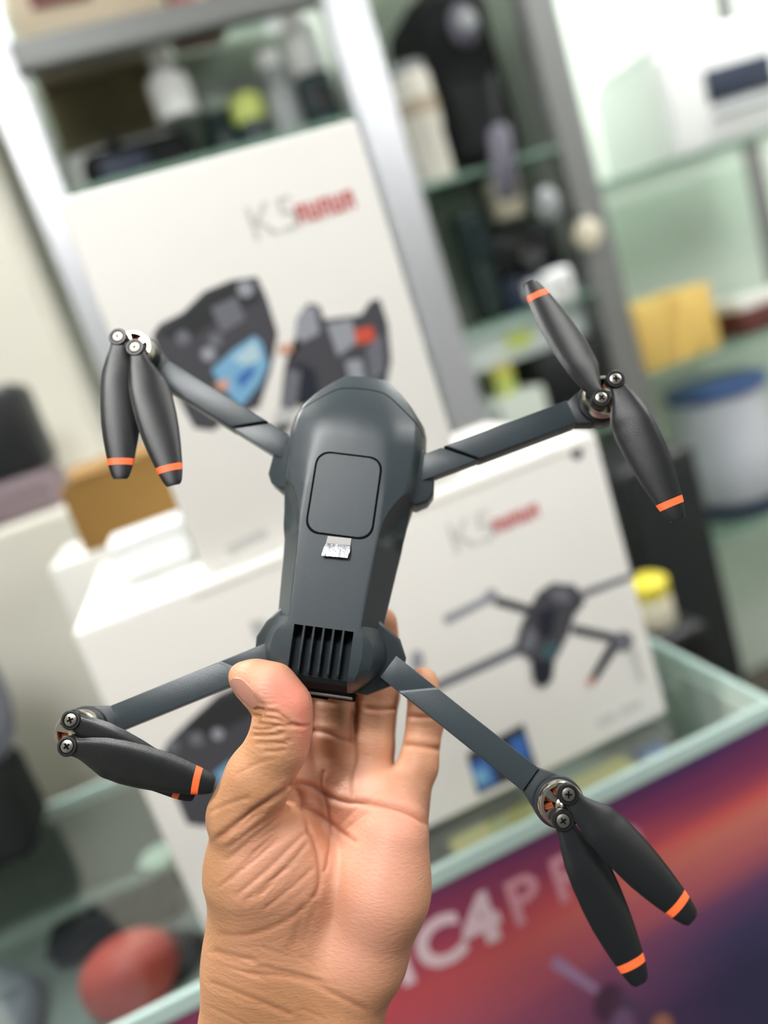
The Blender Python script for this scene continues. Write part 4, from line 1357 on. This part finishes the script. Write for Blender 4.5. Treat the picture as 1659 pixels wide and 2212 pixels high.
for i in range(14):                                 # and at the wrist
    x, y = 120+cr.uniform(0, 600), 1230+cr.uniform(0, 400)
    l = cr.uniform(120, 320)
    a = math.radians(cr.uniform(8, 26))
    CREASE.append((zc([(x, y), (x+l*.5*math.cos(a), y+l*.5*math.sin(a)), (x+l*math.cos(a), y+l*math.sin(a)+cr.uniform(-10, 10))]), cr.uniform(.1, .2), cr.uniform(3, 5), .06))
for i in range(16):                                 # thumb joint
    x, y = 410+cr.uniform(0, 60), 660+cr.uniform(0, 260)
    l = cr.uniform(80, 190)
    CREASE.append((zt([(x, y), (x+l*.5, y+cr.uniform(-6, 14)), (x+l, y+cr.uniform(0, 24))]), cr.uniform(.15, .3), cr.uniform(2.5, 3.5), .12))
disp = np.zeros(nv)
crease = np.zeros(nv)
front = P[:, 2] > -335
for pts, dep, wd, dark in CREASE:
    Pp = np.array(pts)
    # smooth the polyline
    for _ in range(2):
        Pn = [Pp[0]]
        for a, b in zip(Pp[:-1], Pp[1:]):
            Pn += [a*.75+b*.25, a*.25+b*.75]
        Pn.append(Pp[-1])
        Pp = np.array(Pn)
    mn, mx = Pp.min(0)-4*wd, Pp.max(0)+4*wd
    sel = np.where((U_ > mn[0]) & (U_ < mx[0]) & (V_ > mn[1]) & (V_ < mx[1]) & (facing > .02) & front)[0]
    if not len(sel): continue
    X = np.column_stack([U_[sel], V_[sel]])
    best = np.full(len(sel), 1e9)
    along = np.zeros(len(sel))
    tot = len(Pp)-1
    for i, (a, b) in enumerate(zip(Pp[:-1], Pp[1:])):
        ab = b-a
        t = np.clip(((X-a)@ab)/(ab@ab+1e-9), 0, 1)
        d = np.linalg.norm(X-a-t[:, None]*ab, axis=1)
        w = d < best
        best[w] = d[w]
        along[w] = ((i+t)/tot)[w]
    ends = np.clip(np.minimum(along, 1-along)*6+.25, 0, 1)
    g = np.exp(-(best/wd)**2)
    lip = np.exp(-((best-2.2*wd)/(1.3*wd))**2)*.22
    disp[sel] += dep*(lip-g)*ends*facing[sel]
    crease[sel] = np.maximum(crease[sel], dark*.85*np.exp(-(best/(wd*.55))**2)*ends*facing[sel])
P2 = P+N*np.clip(disp, -1.7, .5)[:, None]


# skin pigment: 0 tan ... 1 pink, by place on the hand
def spot(u, v, ru, rv):
    return np.exp(-(((U_-u)/ru)**2+((V_-v)/rv)**2))
pink = .25+.55*spot(830, 1800, 110, 120)+.45*spot(790, 1980, 90, 120)+.8*spot(590, 1490, 60, 50)+.55*spot(665, 1570, 26, 110)+.35*spot(580, 1850, 90, 80)+.25*spot(760, 2080, 70, 80)+.3*spot(720, 1700, 80, 60)
pink -= .5*spot(545, 1640, 55, 100)+.35*spot(460, 1850, 40, 300)+.35*spot(560, 1565, 40, 40)+.3*spot(600, 2180, 250, 70)
red = .8*spot(620, 1500, 36, 40)+.7*spot(655, 1560, 18, 60)+.2*spot(880, 1760, 50, 40)
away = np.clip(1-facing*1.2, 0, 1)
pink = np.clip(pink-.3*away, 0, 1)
for nm, arr in (('pink', pink), ('red', np.clip(red, 0, 1)), ('crease', np.clip(crease, 0, 1))):
    at_ = hm.attributes.new(nm, 'FLOAT', 'POINT')
    at_.data.foreach_set('value', arr.astype(np.float32))


def skin_mat():
    m = bpy.data.materials.new('skin')
    m.use_nodes = True
    nt = m.node_tree
    b = nt.nodes['Principled BSDF']
    b.inputs['Roughness'].default_value = 0.46
    b.inputs['Specular IOR Level'].default_value = 0.42
    b.inputs['Subsurface Weight'].default_value = 0.22
    b.inputs['Subsurface Radius'].default_value = (1.0, .35, .18)
    b.inputs['Subsurface Scale'].default_value = 0.004

    def attr(n):
        a = nt.nodes.new('ShaderNodeAttribute')
        a.attribute_name = n
        return a.outputs['Fac']

    def mix(f, a, c):
        x = nt.nodes.new('ShaderNodeMix')
        x.data_type = 'RGBA'
        for i, s in ((0, f), (6, a), (7, c)):
            if isinstance(s, tuple): x.inputs[i].default_value = (*s, 1)
            elif isinstance(s, float): x.inputs[i].default_value = s
            else: nt.links.new(s, x.inputs[i])
        return x.outputs[2]
    tc = nt.nodes.new('ShaderNodeTexCoord')
    nz = nt.nodes.new('ShaderNodeTexNoise')
    nz.inputs['Scale'].default_value = 120
    nz.inputs['Detail'].default_value = 5
    nt.links.new(tc.outputs['Object'], nz.inputs['Vector'])
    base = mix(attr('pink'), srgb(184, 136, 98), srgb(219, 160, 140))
    base = mix(attr('red'), base, srgb(226, 128, 112))
    mul = nt.nodes.new('ShaderNodeMath')
    mul.operation = 'MULTIPLY'
    mul.inputs[1].default_value = .28
    nt.links.new(nz.outputs['Fac'], mul.inputs[0])
    base = mix(mul.outputs[0], base, srgb(190, 126, 92))
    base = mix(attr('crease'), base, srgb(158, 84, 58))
    nt.links.new(base, b.inputs['Base Color'])
    # fine skin lines and pores
    mp = nt.nodes.new('ShaderNodeMapping')
    mp.inputs['Rotation'].default_value = (0, 0, math.radians(40))
    mp.inputs['Scale'].default_value = (1, 2.6, 1)
    nt.links.new(tc.outputs['Object'], mp.inputs[0])
    vo = nt.nodes.new('ShaderNodeTexVoronoi')
    vo.feature = 'DISTANCE_TO_EDGE'
    vo.inputs['Scale'].default_value = 750
    nt.links.new(mp.outputs[0], vo.inputs['Vector'])
    n3 = nt.nodes.new('ShaderNodeTexNoise')
    n3.inputs['Scale'].default_value = 380
    n3.inputs['Detail'].default_value = 6
    nt.links.new(mp.outputs[0], n3.inputs['Vector'])
    ad = nt.nodes.new('ShaderNodeMath')
    ad.operation = 'MULTIPLY_ADD'
    ad.inputs[1].default_value = 1.6
    nt.links.new(n3.outputs['Fac'], ad.inputs[0])
    mi = nt.nodes.new('ShaderNodeMath')
    mi.operation = 'MINIMUM'
    mi.inputs[1].default_value = .12
    nt.links.new(vo.outputs['Distance'], mi.inputs[0])
    nt.links.new(mi.outputs[0], ad.inputs[2])
    bp = nt.nodes.new('ShaderNodeBump')
    bp.inputs['Strength'].default_value = .35
    bp.inputs['Distance'].default_value = 0.0006
    nt.links.new(ad.outputs[0], bp.inputs['Height'])
    nt.links.new(bp.outputs[0], b.inputs['Normal'])
    return m


SKIN = skin_mat()
WR = cam_pt(575, 2700, 300)                       # where the forearm leaves the scene
hm.vertices.foreach_set('co', ((P2-WR)*0.001).ravel())
hm.materials.clear()
hm.materials.append(SKIN)
hm.polygons.foreach_set('use_smooth', [True]*len(hm.polygons))
hm.polygons.foreach_set('material_index', [0]*len(hm.polygons))
hm.update()
hand = bpy.data.objects.new('hand', hm)
link(hand)
hand.matrix_world = Matrix.Translation(EYE+M @ (WR*0.001)) @ Matrix(M.tolist()).to_4x4()
tag(hand, 'bare left hand with palm up gripping the drone between thumb and fingers', 'hand')

# thumbnail: curved plate on the flat side of the thumb tip
La = np.array([-(48.0), 53.0, 0])/71.5            # from nail root to free edge
La = La-NAIL_N*(La@NAIL_N)
La /= np.linalg.norm(La)
Wb = np.cross(NAIL_N, La)
nvv, nff = [], []
NA, NB = 15, 15
for side in (0, 1):
    for i in range(NA):
        for j in range(NB):
            a = -6.2+13.2*i/(NA-1)
            b = -6.0+12.0*j/(NB-1)
            wide = max(.12, 1-abs((a-.4)/6.9)**3)**.5
            b *= wide
            p = NAIL_C+La*a+Wb*b+NAIL_N*(.75-.034*b*b-.010*a*a-side*.5)
            nvv.append((p-WR)*0.001)
o_ = NA*NB
for i in range(NA-1):
    for j in range(NB-1):
        q = i*NB+j
        nff.append((q, q+1, q+NB+1, q+NB))
        nff.append((o_+q, o_+q+NB, o_+q+NB+1, o_+q+1))
for i in range(NA-1):
    for j in (0, NB-1):
        q = i*NB+j
        f_ = (q, q+NB, o_+q+NB, o_+q)
        nff.append(f_ if j == 0 else f_[::-1])
for j in range(NB-1):
    for i in (0, NA-1):
        q = i*NB+j
        f_ = (q, o_+q, o_+q+1, q+1)
        nff.append(f_ if i == 0 else f_[::-1])
ORG[hand.name] = np.zeros(3)
NAIL = mat('nail', srgb(210, 150, 132), 0.3, spec=.5, vary=.06, vscale=200)
nail = obj('thumbnail', nvv, nff, NAIL, hand, smooth=60)
nail['label'] = 'pink thumbnail'
